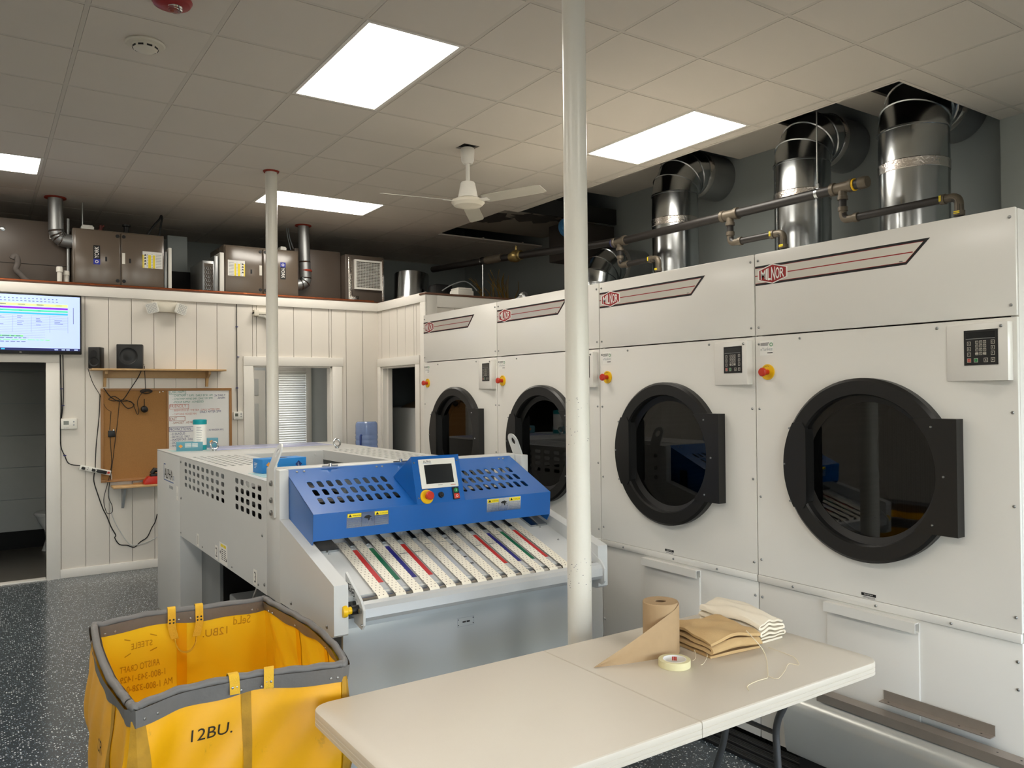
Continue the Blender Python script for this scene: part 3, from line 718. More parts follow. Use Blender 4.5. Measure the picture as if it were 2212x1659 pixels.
    xs = [-.066, -.036, -.026, -.006, .018, .042]; ws = [.027, .008, .017, .022, .022, .024]
    for ch, a, w in zip('MILNOR', xs, ws):
        m_ = abs(a+w/2)/.084; hh = .0375-.0185*m_
        b.text(ch+'~', frame(F(hx+a, hz-hh*.86, 0), (0, -1, 0), (0, 0, 1)), hh*1.72, .0029, w=w)
    b.m(ink).rect(F, L2-.03, zb+.014, L2-.015, zb+.0165, .0019)
    part('name_decal', b, up_)
    return t
DL = ['large white tumble dryer nearest the camera at the right edge, its right side in view', 'second white tumble dryer from the camera, just right of the near white column',
      'third white tumble dryer, its round door half hidden by the near white column', 'farthest white tumble dryer, beside the dark doorway at the corner wall']
for k in range(4): dryer(EDG[k], EDG[k+1], DL[k], k == 0)

# bright rail down the near side of the first dryer
# ================================================================== exhaust ducts
def duct(x, y, r, zs, ze, xe, lb, low=False):
    t = thing('exhaust_duct', lb, 'duct', (x, y, 0), 'metal exhaust ducts behind the dryers')
    R = r*1.16; S_ = 40
    b = MB().m(galv); b.lathe([(r, 0.0), (r, zs), (r+.008, zs+.002), (r+.008, zs+.014), (r, zs+.016)], (x, y, 0), seg=S_); rs = part('riser', b, t)
    for z in ((zs-.26, 2.62) if not low else (zs-.18,)):
        b = MB().m(foil); b.lathe([(r+.001, z-.035), (r+.005, z-.03), (r+.004, z), (r+.006, z+.03), (r+.001, z+.036)], (x, y, 0), seg=S_); part('foil_tape', b, rs)
    b = MB().m(galv_d if False else galv); A = []
    for k in range(5):
        an = PI/2*k/4; c = V((x+R-R*math.cos(an), y, zs+R*math.sin(an))); A.append((c, V((math.sin(an), 0, math.cos(an)))))
    rg = []
    for k, (c, d) in enumerate(A):
        n_ = V((d.z, 0, -d.x)); yv = V((0, 1, 0))
        for rr, off in (((r, 0),) if k in (0, 4) else ((r, -.008), (r+.009, -.004), (r+.009, .004), (r, .008))):
            rg.append([b.v(c+d*off+n_*(rr*math.cos(2*PI*q/S_))+yv*(rr*math.sin(2*PI*q/S_))) for q in range(S_)])
    for P_, Q_ in zip(rg[:-1], rg[1:]):
        for q in range(S_): b.f([P_[q], P_[(q+1) % S_], Q_[(q+1) % S_], Q_[q]])
    el = part('elbow', b, t)
    b = MB().m(galv_d); b.lathe([(r-.002, 0), (r-.002, xe-x-R)], (x+R, y, zs+R), (1, 0, 0), seg=S_); part('wall_run', b, t)
    b = MB().m(foil); b.lathe([(r+.001, .01), (r+.006, .02), (r+.004, .06), (r+.001, .075)], (x+R, y, zs+R), (1, 0, 0), seg=S_); part('foil_tape', b, t)
duct(5.62, 3.1, .235, 3.56, 0, 6.245, 'largest metal exhaust duct, at the upper right, bending back into the wall')
duct(5.62, 4.035, .222, 3.55, 0, 6.245, 'middle metal exhaust duct behind the capped end of the gas pipe')
duct(5.62, 5.47, .222, 3.60, 0, 6.245, 'third metal exhaust duct, just right of the near column')
Pd4 = at(1292, 604, x=5.62); duct(5.62, Pd4.y, .2, Pd4.z-.06, 0, 6.245, 'lowest metal exhaust duct barely showing above the third dryer', True)

# ================================================================== gas pipe
XP, ZP = 4.95, 3.105
ends = at(1866, 392, x=XP); tees = [at(1820, 406, x=XP), at(1577, 463, x=XP), at(1339, 520, x=XP)]
val = at(1115, 548, x=XP); 
t = thing('gas_pipe', 'black iron gas pipe running along above the dryers to a capped end at the right', 'pipe', (XP, 4.5, ZP))
def pt(y): return V((XP, y, ZP+max(0, (y-5.5))*.07))
b = MB().m(iron); Y4 = val.y
b.tube([pt(ends.y+.03), pt(5.4), pt(6.0)], .036, 14); b.tube([pt(5.95), pt(Y4-.05)], .039, 14); part('main_run', b, t)
b = MB().m(iron_f); b.lathe([(0, -.03), (.038, -.028), (.042, -.015), (.042, .03), (.034, .032)], pt(ends.y), (0, 1, 0), seg=18); part('end_cap', b, t)
for k, T in enumerate(tees):
    c = pt(T.y); b = MB().m(iron_f); b.lathe([(.033, -.085), (.046, -.083), (.046, -.055), (.038, -.05), (.038, .05), (.046, .055), (.046, .083), (.033, .085)], c, (0, 1, 0), seg=18); b.lathe([(.0, .02), (.03, .02), (.03, -.06), (.036, -.062), (.036, -.085), (.024, -.087)], c, (0, 0, 1), seg=16)
    te = part('tee', b, t)
    if k != 1: b = MB().m(yellow_pl if k == 0 else label_blue); b.lathe([(.042, .08), (.042, .096), (.03, .098)], c, (0, -1, 0) if k == 0 else (0, 1, 0), seg=18); part('thread_tape', b, te)
    # drop leg
    run = (.78, .5, .5)[k]; zl = c.z-.225
    pl = fillet([c-V((0, 0, .08)), V((XP, c.y, zl)), V((XP, c.y-run, zl-.0)), V((XP, c.y-run, DT-.003))], .055, 6)
    b = MB().m(iron); b.tube(pl, .026, 12); dl = part('drop_leg', b, t)
    b = MB().m(iron_f); el1 = fillet([V((XP, c.y, zl+.085)), V((XP, c.y, zl)), V((XP, c.y-.11, zl))], .055, 6); b.tube(el1, .0265, 12)
    b.lathe([(.02, 0), (.033, .002), (.033, .03), (.02, .032)], V((XP, c.y, zl+.06)), (0, 0, 1), seg=14); b.lathe([(.02, 0), (.033, .002), (.033, .03), (.02, .032)], V((XP, c.y-.085, zl)), (0, -1, 0), seg=14); part('elbow', b, dl)
    b = MB().m(iron_f); el2 = fillet([V((XP, c.y-run+.1, zl)), V((XP, c.y-run, zl)), V((XP, c.y-run, zl-.12))], .055, 6); b.tube(el2, .0265, 12)
    b.lathe([(.02, 0), (.033, .002), (.033, .03), (.02, .032)], V((XP, c.y-run+.11, zl)), (0, -1, 0), seg=14); b.lathe([(.02, 0), (.033, .002), (.033, .03), (.02, .032)], V((XP, c.y-run, zl-.12)), (0, 0, 1), seg=14); part('elbow', b, dl)
    b = MB().m(label_y); Fq = frame(V((XP-.0335, c.y-run+.105, zl)), (0, -1, 0), (0, 0, 1)); b.rect(Fq, 0, -.016, .006, .02, .001); b.rect(Fq, .009, -.016, .013, .02, .001); Fq = frame(V((XP-.0335, c.y-run, zl-.1)), (0, -1, 0), (0, 0, 1)); b.rect(Fq, -.018, 0, .018, .006, .001); b.rect(Fq, -.018, -.009, .018, -.004, .001); part('yellow_mark', b, dl)
# union valve and the run back over the loft
b = MB().m(brass); c = pt(Y4); b.lathe([(.036, -.1), (.052, -.095), (.054, -.06), (.05, -.05), (.066, -.025), (.068, .02), (.052, .04), (.054, .06), (.052, .095), (.036, .1)], c, (0, 1, 0), seg=20); b.cyl(c, c+V((0, 0, .11)), .014); b.lathe([(.0, .12), (.012, .115), (.016, .1), (.01, .085)], c, (0, 0, 1), seg=12); part('union_valve', b, t)
e1 = at(1075, 552, x=XP); far = at(935, 582, y=8.9)
b = MB().m(iron); pl = fillet([c, pt(e1.y+.05), V((far.x, far.y, far.z))], .14, 8); b.tube(pl, .038, 14); part('loft_run', b, t)
b = MB().m(iron_f); P0 = pt(e1.y+.05); b.tube(fillet([P0-V((0, .16, 0)), P0, P0+(far-P0).normalized()*.16], .1, 6), .047, 14); part('elbow', b, t)
hy = at(1766, 402, x=XP).y
t = thing('pipe_hanger', 'thin threaded rod with a ring clamp holding the gas pipe near its capped end', 'hanger', (XP, hy, ZP), 'hangers of the gas pipe')
b = MB().m(galv_d); b.cyl((XP, hy, ZP+.06), (XP, hy, 4.0), .005, 8); part('rod', b, t)
b = MB().m(galv); b.lathe([(.032, -.012), (.037, -.012), (.037, .012), (.032, .012)], (XP, hy, ZP), (0, 1, 0), seg=20, close=True); b.box(XP-.006, XP+.006, hy-.01, hy+.01, ZP+.035, ZP+.07); part('ring_clamp', b, t)
ph = at(1017, 570, y=7.9); k_ = max(0, min(1, (7.9-P0.y)/(far.y-P0.y))); q = P0.lerp(far, k_)
t = thing('pipe_hanger', 'pale rod with a ring clamp propping the gas pipe above the loft edge', 'hanger', (q.x, q.y, 2.74), 'hangers of the gas pipe')
b = MB().m(galv); b.cyl((q.x, q.y, 2.74), (q.x, q.y, q.z-.05), .008, 8); part('rod', b, t)
b = MB().m(galv); b.lathe([(.039, -.012), (.045, -.012), (.045, .012), (.039, .012)], q, (far-P0), seg=20, close=True); b.cyl(q-V((0, 0, .04)), q-V((0, 0, .06)), .012, 8); part('ring_clamp', b, t)
# ================================================================== folding machine
XL, XR, ZT = 1.155, 2.57, 1.29
t = thing('folding_machine', 'large grey laundry folding machine with a blue hood and white perforated belts', 'folding machine', ((XL+XR)/2, 4.8, 0))
FL = frame((XL, 0, 0), (0, -1, 0), (0, 0, 1))          # left face: a = -y, b = z, c = outwards (-x)
FT = lambda a, c, d=0.0: V((a, c, ZT+d))
b = MB().m(cab_grey); b.box(XL, XR, 5.885, 6.72, .05, 1.283, .006); rc = part('rear_cabinet', b, t)
for y in (5.95, 6.62):
    for x in (XL+.07, XR-.07):
        b = MB().m(bolt_m); b.cyl((x, y, .012), (x, y, .06), .016, 12); b.cyl((x, y, 0), (x, y, .014), .03, 16); part('foot', b, rc)
b = MB().m(cab_grey); b.box(XL, XR, 5.745, 6.72, 1.283, ZT, .002); part('rear_top', b, t)
b = MB().m(lavender); b.box(1.5, 2.42, 6.26, 6.7, ZT, ZT+.003, .001); part('lavender_cover', b, t, 'thin pale lavender sheet on the rear top')  # thin lavender sheet over part of the rear top
b = MB().m(teal_pad); b.box(1.19, 1.46, 6.3, 6.5, ZT, ZT+.002); b.box(1.19, 1.5, 4.02, 4.3, ZT, ZT+.0022); part('film_patch', b, t)
# brand panel lettering
b = MB().m(ink_blue if False else hood_blue); b.rect(FL, -6.45, 1.075, -6.44, 1.2, .0006); b.rect(FL, -6.45, 1.075, -6.09, 1.083, .0006); b.rect(FL, -6.45, 1.192, -6.38, 1.2, .0006)
b.m(ink).text('ALPHA', frame((XL, 6.42, 1.095), (0, -1, 0), (0, 0, 1)), .072, .0008, w=.3); b.m(hood_blue).text('32', frame((XL, 6.1, 1.1), (0, -1, 0), (0, 0, 1)), .03, .0008); b.m(cab_grey_d)
for k in range(4): b.rect(FL, -6.24+.035*k, 1.03, -6.215+.035*k, 1.052, .0008)
part('brand_marking', b, rc)
b = MB().m(paper_w); b.rect(FL, -5.99, .97, -5.92, 1.07, .001); b.m(ink).text('i', frame((XL, 5.965, 1.0), (0, -1, 0), (0, 0, 1)), .03, .0014); part('small_label', b, rc)
# side panels with slots
def slots(cs, rs, w, h, flip=1): return [rrect(flip*c-w/2, r_-h/2, flip*c+w/2, r_+h/2, min(w, h)*.45, 3) for c in cs for r_ in rs]
rows = [1.244-.0465*k for k in range(4)]
holes = slots([5.682-.1225*k for k in range(9)], rows, .072, .027, -1)+slots([4.40-.105*k for k in range(5)], rows, .07, .03, -1)
b = MB().m(cab_grey); b.sheet(rrect(-5.88, .735, -3.864, 1.285), holes, FL, -.003, 0); b.box(XL+.003, XL+.03, 3.864, 5.88, .735, .75); sp = part('side_panel', b, t)
FR = frame((XR, 0, 0), (0, 1, 0), (0, 0, 1)); b = MB().m(cab_grey); b.sheet(rrect(3.864, .735, 5.88, 1.285), slots([5.682-.1225*k for k in range(9)], rows, .072, .027)+slots([4.40-.105*k for k in range(5)], rows, .07, .03), FR, -.003, 0); part('side_panel', b, t)
for a, c in ((-5.83, 1.25), (-5.83, 1.0), (-3.93, 1.016), (-5.84, .76), (-5.2, .76), (-4.5, .76), (-4.0, .76), (-3.9, .78)):
    b = MB(); screw(b, FL, a, c, .009 if c != .76 else .006); part('screw', b, sp)
for s_, y in (('1', 5.33), ('2', 4.85), ('3', 4.06)):
    b = MB().m(paper_w); b.rect(FL, -y-.03, .745, -y+.03, .825, .0006); b.m(ink).text(s_, frame((XL, y, .758), (0, -1, 0), (0, 0, 1)), .055, .001, anchor='c'); part('number_sticker', b, sp)
b = MB().m(paper_w); b.rect(FL, -4.78, .742, -4.6, .86, .0006); b.m(label_y); b.rect(FL, -4.75, .836, -4.69, .852, .001); b.rect(FL, -4.685, .836, -4.63, .852, .001); b.m(ink)
for k in range(6): b.rect(FL, -4.735, .82-.011*k, -4.69, .824-.011*k, .001); b.rect(FL, -4.68, .82-.011*k, -4.635, .824-.011*k, .001)
b.poly([FL(-4.77, .80, .001), FL(-4.745, .79, .001), FL(-4.755, .815, .001)]); b.poly([FL(-4.61, .77, .001), FL(-4.635, .76, .001), FL(-4.62, .79, .001)]); part('warning_label', b, sp)
# slotted top strips and the open well
SL = [rrect(x-.011, y-.034, x+.011, y+.034, .009, 3) for x in (1.21+.045*k for k in range(7)) for y in (5.66-.1*q for q in range(9))]
b = MB().m(cab_grey); b.sheet(rrect(XL, 3.864, 1.553, 5.745), SL, FT, -.004, 0); part('top_strip', b, t)
SR = [rrect(x-.011, y-.034, x+.011, y+.034, .009, 3) for x in (2.21+.045*k for k in range(7)) for y in (5.66-.1*q for q in range(15))]
b = MB().m(cab_grey); b.sheet(rrect(2.142, 3.864, XR, 5.745), SR, FT, -.004, 0); part('top_strip', b, t)
b = MB().m(cab_grey); b.box(1.553, 2.142, 5.73, 5.745, 1.02, 1.286); b.box(1.54, 1.553, 3.864, 5.745, 1.2, 1.286); b.box(2.142, 2.155, 3.864, 5.745, 1.22, 1.286); b.box(1.553, 2.142, 3.84, 3.864, 1.1, 1.3)
for x in (1.62, 1.9, 2.08): b.cyl((x, 5.728, 1.262), (x, 5.724, 1.262), .007, 10)
part('well_frame', b, t)
b = MB().m(galv_d); b.box(1.2, 2.52, 3.9, 5.7, .96, .975); b.m(black_matt); b.box(1.25, 2.5, 4.1, 5.5, .975, 1.0); b.m(iron); b.cyl((1.2, 4.4, 1.06), (2.52, 4.4, 1.06), .05, 20); b.cyl((1.2, 5.1, 1.08), (2.52, 5.1, 1.08), .045, 20); b.cyl((1.2, 4.75, 1.12), (2.52, 4.75, 1.12), .02, 14)
part('inner_rollers', b, t)
# lower inner cabinet
b = MB().m(mat('shaded_grey_enamel', (122, 126, 127), .4)); b.box(1.3, 2.5, 5.37, 5.885, .03, .9); b.m(black_matt); b.box(1.32, 2.5, 5.36, 5.37, .03, .9); part('inner_cabinet', b, t)  # grey enamel darkened in colour to stand for shade under the machine
b = MB().m(cab_grey_d); b.box(1.34, 2.45, 3.75, 5.3, .05, .42, .01); b.m(black_matt); b.box(1.338, 1.345, 4.0, 4.75, .33, .38); b.box(1.5, 2.5, 3.7, 5.35, .6, .62); lw = part('motor_box', b, t)
b = MB().m(cab_grey); b.tube(spline([(1.38, 4.85, .42), (1.36, 4.86, .45), (1.4, 4.84, .58), (1.42, 4.84, .7)]), .006, 8); part('cable', b, lw)
# posts and cross beam
for x0, x1 in ((XL, XL+.045), (XR-.045, XR)):
    b = MB().m(cab_grey); b.box(x0, x1, 3.66, 3.862, .735, 1.357, .004); part('front_post', b, t)
b = MB().m(cab_grey); b.box(XL+.045, XR-.045, 3.722, 3.84, 1.30, 1.357, .004); part('cross_beam', b, t)
# front side boxes (slanted)
PF = [(3.66, .745), (3.66, 1.128), (3.64, 1.124), (3.02, .962), (2.99, .955), (2.875, .868), (2.90, .84), (2.975, .775), (3.03, .745)]
PF = [(3.66, .745), (3.66, 1.128), (3.02, .962), (2.985, .952), (2.985, .755), (3.0, .745)]
for x0, x1 in ((XL, XL+.06), (XR-.06, XR)):
    b = MB().m(cab_grey); b.prism(PF, (lambda a, c, d: V((x0+d*(x1-x0), a, c))), 0, 1); q = part('front_side_box', b, t)
    for y, z in ((3.5, .775), (3.06, .775)):
        b = MB(); screw(b, FL if x0 == XL else FR, -y if x0 == XL else y, z, .008); part('screw', b, q)
# hood
YBk, ZBk, YFr, ZFr = 3.722, 1.352, 3.338, 1.187
ev = V((0, YBk-YFr, ZBk-ZFr)); el = ev.length; FS = frame((0, YFr, ZFr), (1, 0, 0), ev/el); ns = V((1, 0, 0)).cross(ev/el)
def on_slope(px, py):
    d = at(px, py, y=5)-CAMP; k = (V((0, YFr, ZFr))-CAMP).dot(ns)/d.dot(ns); p = CAMP+d*k
    return p.x, (p-V((0, YFr, ZFr))).dot(ev/el)
HX0, HX1 = XL+.045, XR-.085
hl = []
for (ax, ay, bx, by) in ((280, 360, 765, 321), (315, 413, 805, 372), (350, 469, 850, 425)):
    pa = on_slope(580+ax/3.072, 930+ay/3.072); pb = on_slope(580+bx/3.072, 930+by/3.072)
    for k in range(9): hl.append((pa[0]+(pb[0]-pa[0])*k/8, pa[1]+(pb[1]-pa[1])*k/8))
dx = on_slope(580+1600/3.072, 930+262/3.072)[0]-max(h[0] for h in hl[:9])
hl += [(x+dx, y) for x, y in hl]
hl = [(x, y) for x, y in hl if HX0+.04 < x < HX1-.04]
holes = [rrect(x-.0125, y-.03, x+.0125, y+.03, .0118, 4) for x, y in hl]
b = MB().m(hood_blue); b.sheet(rrect(HX0, 0, HX1, el), holes, FS, -.003, 0); hd = part('hood', b, t)
b = MB().m(hood_blue); zb_ = 1.068; b.obox(frame((HX0, YFr, ZFr), (1, 0, 0), (0, .06, -1)), 0, HX1-HX0, 0, ZFr-zb_, -.001, .003); part('hood_skirt', b, hd)
for x0, x1 in ((HX0, HX0+.003), (HX1-.003, HX1)):
    b = MB().m(hood_blue); b.prism([(YBk, ZBk), (YFr, ZFr), (YFr+.007, zb_), (YFr+.03, 1.035), (YBk, 1.135)], (lambda a, c, d: V((x0+d*(x1-x0), a, c))), 0, 1); part('hood_cheek', b, hd)
for x in (HX0+.05, HX0+.085, HX1-.06, HX1-.09, 1.66, 1.69):
    b = MB(); screw(b, FS, x, el-.03, .006); part('screw', b, hd)
b = MB().m(steel); 
for x in (1.42, 1.80, 2.1): b.cyl((x, 3.705, 1.357), (x, 3.705, 1.372), .009, 12); b.cyl((x-.04, 3.71, 1.359), (x+.04, 3.71, 1.359), .004, 8)
part('hinges', b, hd)
# warning labels on the skirt
FK = frame((0, YFr, ZFr), (1, 0, 0), (0, -.06, 1)); 
for px0, px1, pyc in ((749, 840, 1121), (1052, 1125, 1089)):
    a0, a1 = at(px0, pyc, y=YFr).x, at(px1, pyc, y=YFr).x; zc = at((px0+px1)/2, pyc, y=YFr).z-ZFr; w = a1-a0
    L_ = lambda u, v: (a0+w*u, zc-.033+.066*v)
    b = MB().m(paper_w); b.rect(FK, a0, zc-.033, a1, zc+.033, .001)
    for u0_, u1_, s_ in ((.02, .34, 'WARNING'), (.66, .98, 'ATENCION')):
        b.m(label_y); b.rect(FK, *L_(u0_, .7), *L_(u1_, .96), .0014); b.m(ink); p = L_(u0_+.12, .76); b.text(s_, frame(FK(p[0], p[1], 0), (1, 0, 0), (0, 0, 1)), .011, .0018, w=w*.19)
        b.poly([FK(*L_(u0_+.02, .74), .0017), FK(*L_(u0_+.1, .74), .0017), FK(*L_(u0_+.06, .93), .0017)])
        b.m(cab_grey_d)
        for k in range(5): b.rect(FK, *L_(u0_+.02, .585-.12*k), *L_(u1_-.03*(k % 3), .605-.12*k), .0014)
        b.m(ink)
    b.rect(FK, *L_(.345, .05), *L_(.35, .95), .0014); b.rect(FK, *L_(.65, .05), *L_(.655, .95), .0014)
    hp = [(.40, .62), (.44, .74), (.52, .78), (.56, .7), (.60, .66), (.55, .6), (.53, .42), (.505, .4), (.50, .55), (.46, .56)]
    b.poly([FK(*L_(u, v), .0015) for u, v in hp]); b.rect(FK, *L_(.56, .5), *L_(.6, .53), .0015); b.rect(FK, *L_(.58, .38), *L_(.61, .41), .0015)
    part('warning_label', b, hd)
# control console
CX0, CX1, YC0, ZC0, YC1, ZC1 = 1.703, 1.963, 3.333, 1.186, 3.398, 1.407
b = MB().m(hood_blue); b.prism([(YC0, ZC0), (YC1, ZC1), (3.59, 1.298), (YFr+.01, ZFr+.003)], (lambda a, c, d: V((CX0+d*(CX1-CX0), a, c))), 0, 1); cs = part('control_console', b, t)
ce = V((0, YC1-YC0, ZC1-ZC0)); cl = ce.length; FC_ = frame((CX0, YC0, ZC0), (1, 0, 0), ce/cl); cn = V((1, 0, 0)).cross(ce/cl)
def on_con(px, py):
    d = at(px, py, y=5)-CAMP; k = (V((CX0, YC0, ZC0))-CAMP).dot(cn)/d.dot(cn); p = CAMP+d*k-V((CX0, YC0, ZC0)); return p.x, p.dot(ce/cl)
q6 = lambda x, y: on_con(580+x/3.072, 930+y/3.072)
s0, s1 = q6(1015, 388), q6(1232, 180); s0b, s1b = q6(990, 195), q6(1257, 372)
u0_, u1_, v0_, v1_ = (s0[0]+s0b[0])/2, (s1[0]+s1b[0])/2, (s0[1]+s1b[1])/2, (s1[1]+s0b[1])/2
b = MB().m(white_pl); b.obox(FC_, u0_, u1_, v0_, v1_, 0, .006, .002); b.m(screen_blk); wu, wv = u1_-u0_, v1_-v0_
b.rect(FC_, u0_+wu*.13, v0_+wv*.15, u0_+wu*.89, v0_+wv*.80, .0064); b.m(ink); p = (u0_+wu*.12, v0_+wv*.87); b.text('ALPHA', frame(FC_(*p, 0), (1, 0, 0), ce/cl), .012, .0066, w=.042); b.m(hood_blue); b.rect(FC_, u0_+wu*.11, v0_+wv*.85, u0_+wu*.34, v0_+wv*.858, .0066); b.m(ink_pale); b.rect(FC_, u0_+wu*.78, v0_+wv*.06, u0_+wu*.92, v0_+wv*.085, .0066); b.m(galv_d); b.rect(FC_, u0_+wu*.44, v0_+wv*.08, u0_+wu*.56, v0_+wv*.1, .0066)
part('touch_screen', b, cs)
p = q6(1050, 440); S = FC_(*p, 0); b = MB().m(yellow_pl); b.lathe([(0, .008), (.03, .008), (.034, .004), (.034, 0)], S, cn, seg=32); es = part('emergency_stop', b, cs)
b = MB().m(red_pl); b.lathe([(0, .046), (.017, .045), (.021, .038), (.02, .03), (.012, .024), (.012, .008)], S, cn, seg=24); part('stop_button', b, es)
p = q6(1143, 427); b = MB().m(black_pl); b.lathe([(0, .006), (.006, .012), (.012, .012), (.014, .008), (.014, 0)], FC_(*p, 0), cn, seg=20); part('key_switch', b, cs)
p = q6(1240, 416); b = MB().m(black_pl); b.obox(FC_, p[0]-.017, p[0]+.017, p[1]-.03, p[1]+.03, 0, .01, .003); b.m(green_pl); b.lathe([(0, .014), (.011, .013), (.012, .01)], FC_(p[0], p[1]+.014, 0), cn, seg=18); b.m(red_pl); b.obox(FC_, p[0]-.015, p[0]+.015, p[1]-.027, p[1]-.002, .01, .014, .002)
b.m(paper_w); b.rect(FC_, p[0]-.001, p[1]+.008, p[0]+.001, p[1]+.02, .0146); b.sheet(circ(p[0], p[1]-.0145, .006, 16), [circ(p[0], p[1]-.0145, .004, 16)], FC_, .0141, .0145); part('start_stop_switch', b, cs)
for a, c in ((.012, .2), (.012, .03), (.245, .2)):
    b = MB(); screw(b, FC_, a, c, .004); part('screw', b, cs)
# belt table
YF, ZF, YBb, ZBb = 3.0, .884, 3.52, 1.048
eb = V((0, YBb-YF, ZBb-ZF)); bl_ = eb.length; FB = frame((0, YF, ZF), (1, 0, 0), eb/bl_)
b = MB().m(cab_grey); b.obox(FB, XL+.06, XR-.06, .035, bl_+.25, -.03, -.008); pl_ = part('belt_table', b, t)
for a, c in ((1.24, .1), (1.26, .25), (1.29, .4), (2.45, .1), (2.46, .25), (2.45, .4)):
    b = MB(); screw(b, frame(FB(0, 0, -.008), (1, 0, 0), eb/bl_), a, c, .005); part('screw', b, pl_)
BX0, PIT, BW = 1.345, .0792, .047
nb = V((0, -(ZBb-ZF), (YBb-YF)))/bl_
b = MB().m(chrome); rr = .021; cR = V((0, YF, ZF))-nb*rr; b.cyl((1.25, cR.y, cR.z), (XR-.09, cR.y, cR.z), rr-.002, 28); part('front_roller', b, t)
for k in range(13):
    x = BX0+PIT*k; pr = []
    pr.append(V((0, YF, ZF))+eb/bl_*(bl_-.05)+nb*-.012); pr.append(V((0, YF, ZF))+eb/bl_*(bl_-.075)); pr.append(V((0, YF, ZF)))
    a0 = math.atan2(nb.z, nb.y)
    for q in range(1, 8): a = a0+q*(PI*.62)/7; pr.append(cR+V((0, math.cos(a), math.sin(a)))*rr)
    b = MB().m(belt_m)
    for i in range(len(pr)-1):
        n0 = (pr[i]-cR).normalized()*.0025 if i >= 2 else nb*.0025; n1 = (pr[i+1]-cR).normalized()*.0025 if i+1 >= 2 else nb*.0025
        P0, P1 = pr[i]+n0, pr[i+1]+n1
        if i == 0: vs = [b.v((x, P0.y, P0.z)), b.v((x+BW, P0.y, P0.z))]
        nv = [b.v((x, P1.y, P1.z)), b.v((x+BW, P1.y, P1.z))]; b.f([vs[0], vs[1], nv[1], nv[0]]); vs = nv
    b.recalc = False; bt = part('belt', b, t)
    if k in (3, 4, 5, 6, 8, 9, 10):
        h = {3: .30, 4: .30, 5: .36, 6: .36, 8: .28, 9: .28, 10: .36}[k]; b = MB().m(galv_d); b.rect(FB, x+.002, h, x+BW-.002, h+.004, .0032); part('belt_seam', b, bt)
SC_ = {0: strip_red, 1: strip_green, 2: strip_blue, 3: strip_red, 8: strip_red, 9: strip_blue, 10: strip_green, 11: strip_red}
for k in range(12):
    x = BX0+PIT*k+BW+.002; w = PIT-BW-.004
    b = MB().m(strip_grey); b.obox(FB, x, x+w, .05, bl_-.06, -.008, -.004)
    if k in SC_: b.m(SC_[k]); b.rect(FB, x+.002, .1, x+w-.002, .4, -.0035)
    if k == 6:
        b.m(black_pl)
        for q in range(5): b.rect(FB, x+.006, .14+.065*q, x+w-.006, .15+.065*q, -.0035)
    part('gap_strip', b, t)
    b = MB().m(galv); b.obox(FB, x+.004, x+w-.004, bl_-.12, bl_+.1, .003, .006); part('feed_finger', b, t)
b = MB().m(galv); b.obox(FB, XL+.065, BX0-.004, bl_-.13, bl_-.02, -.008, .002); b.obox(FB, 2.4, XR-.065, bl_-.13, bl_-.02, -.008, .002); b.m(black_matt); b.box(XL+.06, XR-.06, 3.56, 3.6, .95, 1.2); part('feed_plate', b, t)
# lip, end brackets, front panel
LP = [(3.02, .856), (2.985, .874), (2.962, .866), (2.95, .85), (2.95, .815), (2.965, .797), (2.975, .80), (2.964, .82), (2.964, .84), (2.985, .856)]
b = MB().m(mat('silver_lip_enamel', (206, 208, 208), .25, .35, bump=.1, bs=300)); b.prism(LP, (lambda a, c, d: V((1.268+d*1.242, a, c))), 0, 1); lpo = part('front_lip', b, t)
for x0, x1 in ((1.258, 1.268), (2.508, 2.518)):
    b = MB().m(cab_grey); b.prism([(3.12, .97), (3.11, .80), (2.955, .77), (2.938, .79), (2.936, .85), (2.965, .885)], (lambda a, c, d: V((x0+d*(x1-x0), a, c))), 0, 1); eb_ = part('end_bracket', b, t)
    if x0 < 2:
        b = MB().m(black_pl); b.cyl((x0, 2.99, .845), (x0-.03, 2.99, .845), .019, 20); part('switch_collar', b, eb_)
        b = MB().m(yellow_pl); b.lathe([(.015, .03), (.015, .045), (.024, .05), (.025, .06), (.022, .068), (0, .07)], (x0, 2.99, .845), (-1, 0, 0), seg=24); part('yellow_button', b, eb_)
        b = MB().m(bolt_m); b.lathe([(.012, 0), (.012, .01), (.006, .012), (0, .012)], (x0, 2.958, .845), (-1, 0, 0), seg=6); b.lathe([(.005, 0), (.004, .004), (0, .005)], (x0, 2.95, .79), (-1, 0, 0), seg=10); part('hex_bolt', b, eb_)
        b = MB().m(ink); Fb = frame((x0, 3.09, .90), (0, -1, 0), (0, 0, 1)); b.sheet(rrect(0, 0, .03, .03), [rrect(.003, .003, .027, .027)], Fb, .0003, .0006); b.sheet(rrect(.035, -.014, .065, .016), [rrect(.038, -.011, .062, .013)], Fb, .0003, .0006); b.poly([Fb(.006, .006, .0007), Fb(.02, .008, .0007), Fb(.012, .022, .0007)]); b.rect(Fb, .043, -.004, .058, .006, .0006); part('pictogram', b, eb_)
    b = MB(); 
b = MB().m(mat('front_panel_enamel', (172, 176, 176), .2, .0, var=.03, vs=2, bump=.25, bs=5)); b.box(XL+.07, XR-.07, 3.07, 3.09, .06, .80, .004); b.box(XL+.05, XR-.05, 3.03, 3.09, .76, .8); fp = part('front_panel', b, t)
for px, py in ((870, 1311), (1058, 1278), (1222, 1249)):
    x = at(px, py, y=3.03).x; b = MB(); screw(b, frame((0, 3.03, 0), (1, 0, 0), (0, 0, 1)), x, .782, .006); part('screw', b, fp)
x0, x1 = at(988, 1340, y=3.07).x, at(1024, 1336, y=3.07).x; z0 = at(1006, 1346, y=3.07).z; Fn = frame((0, 3.07, 0), (1, 0, 0), (0, 0, 1))
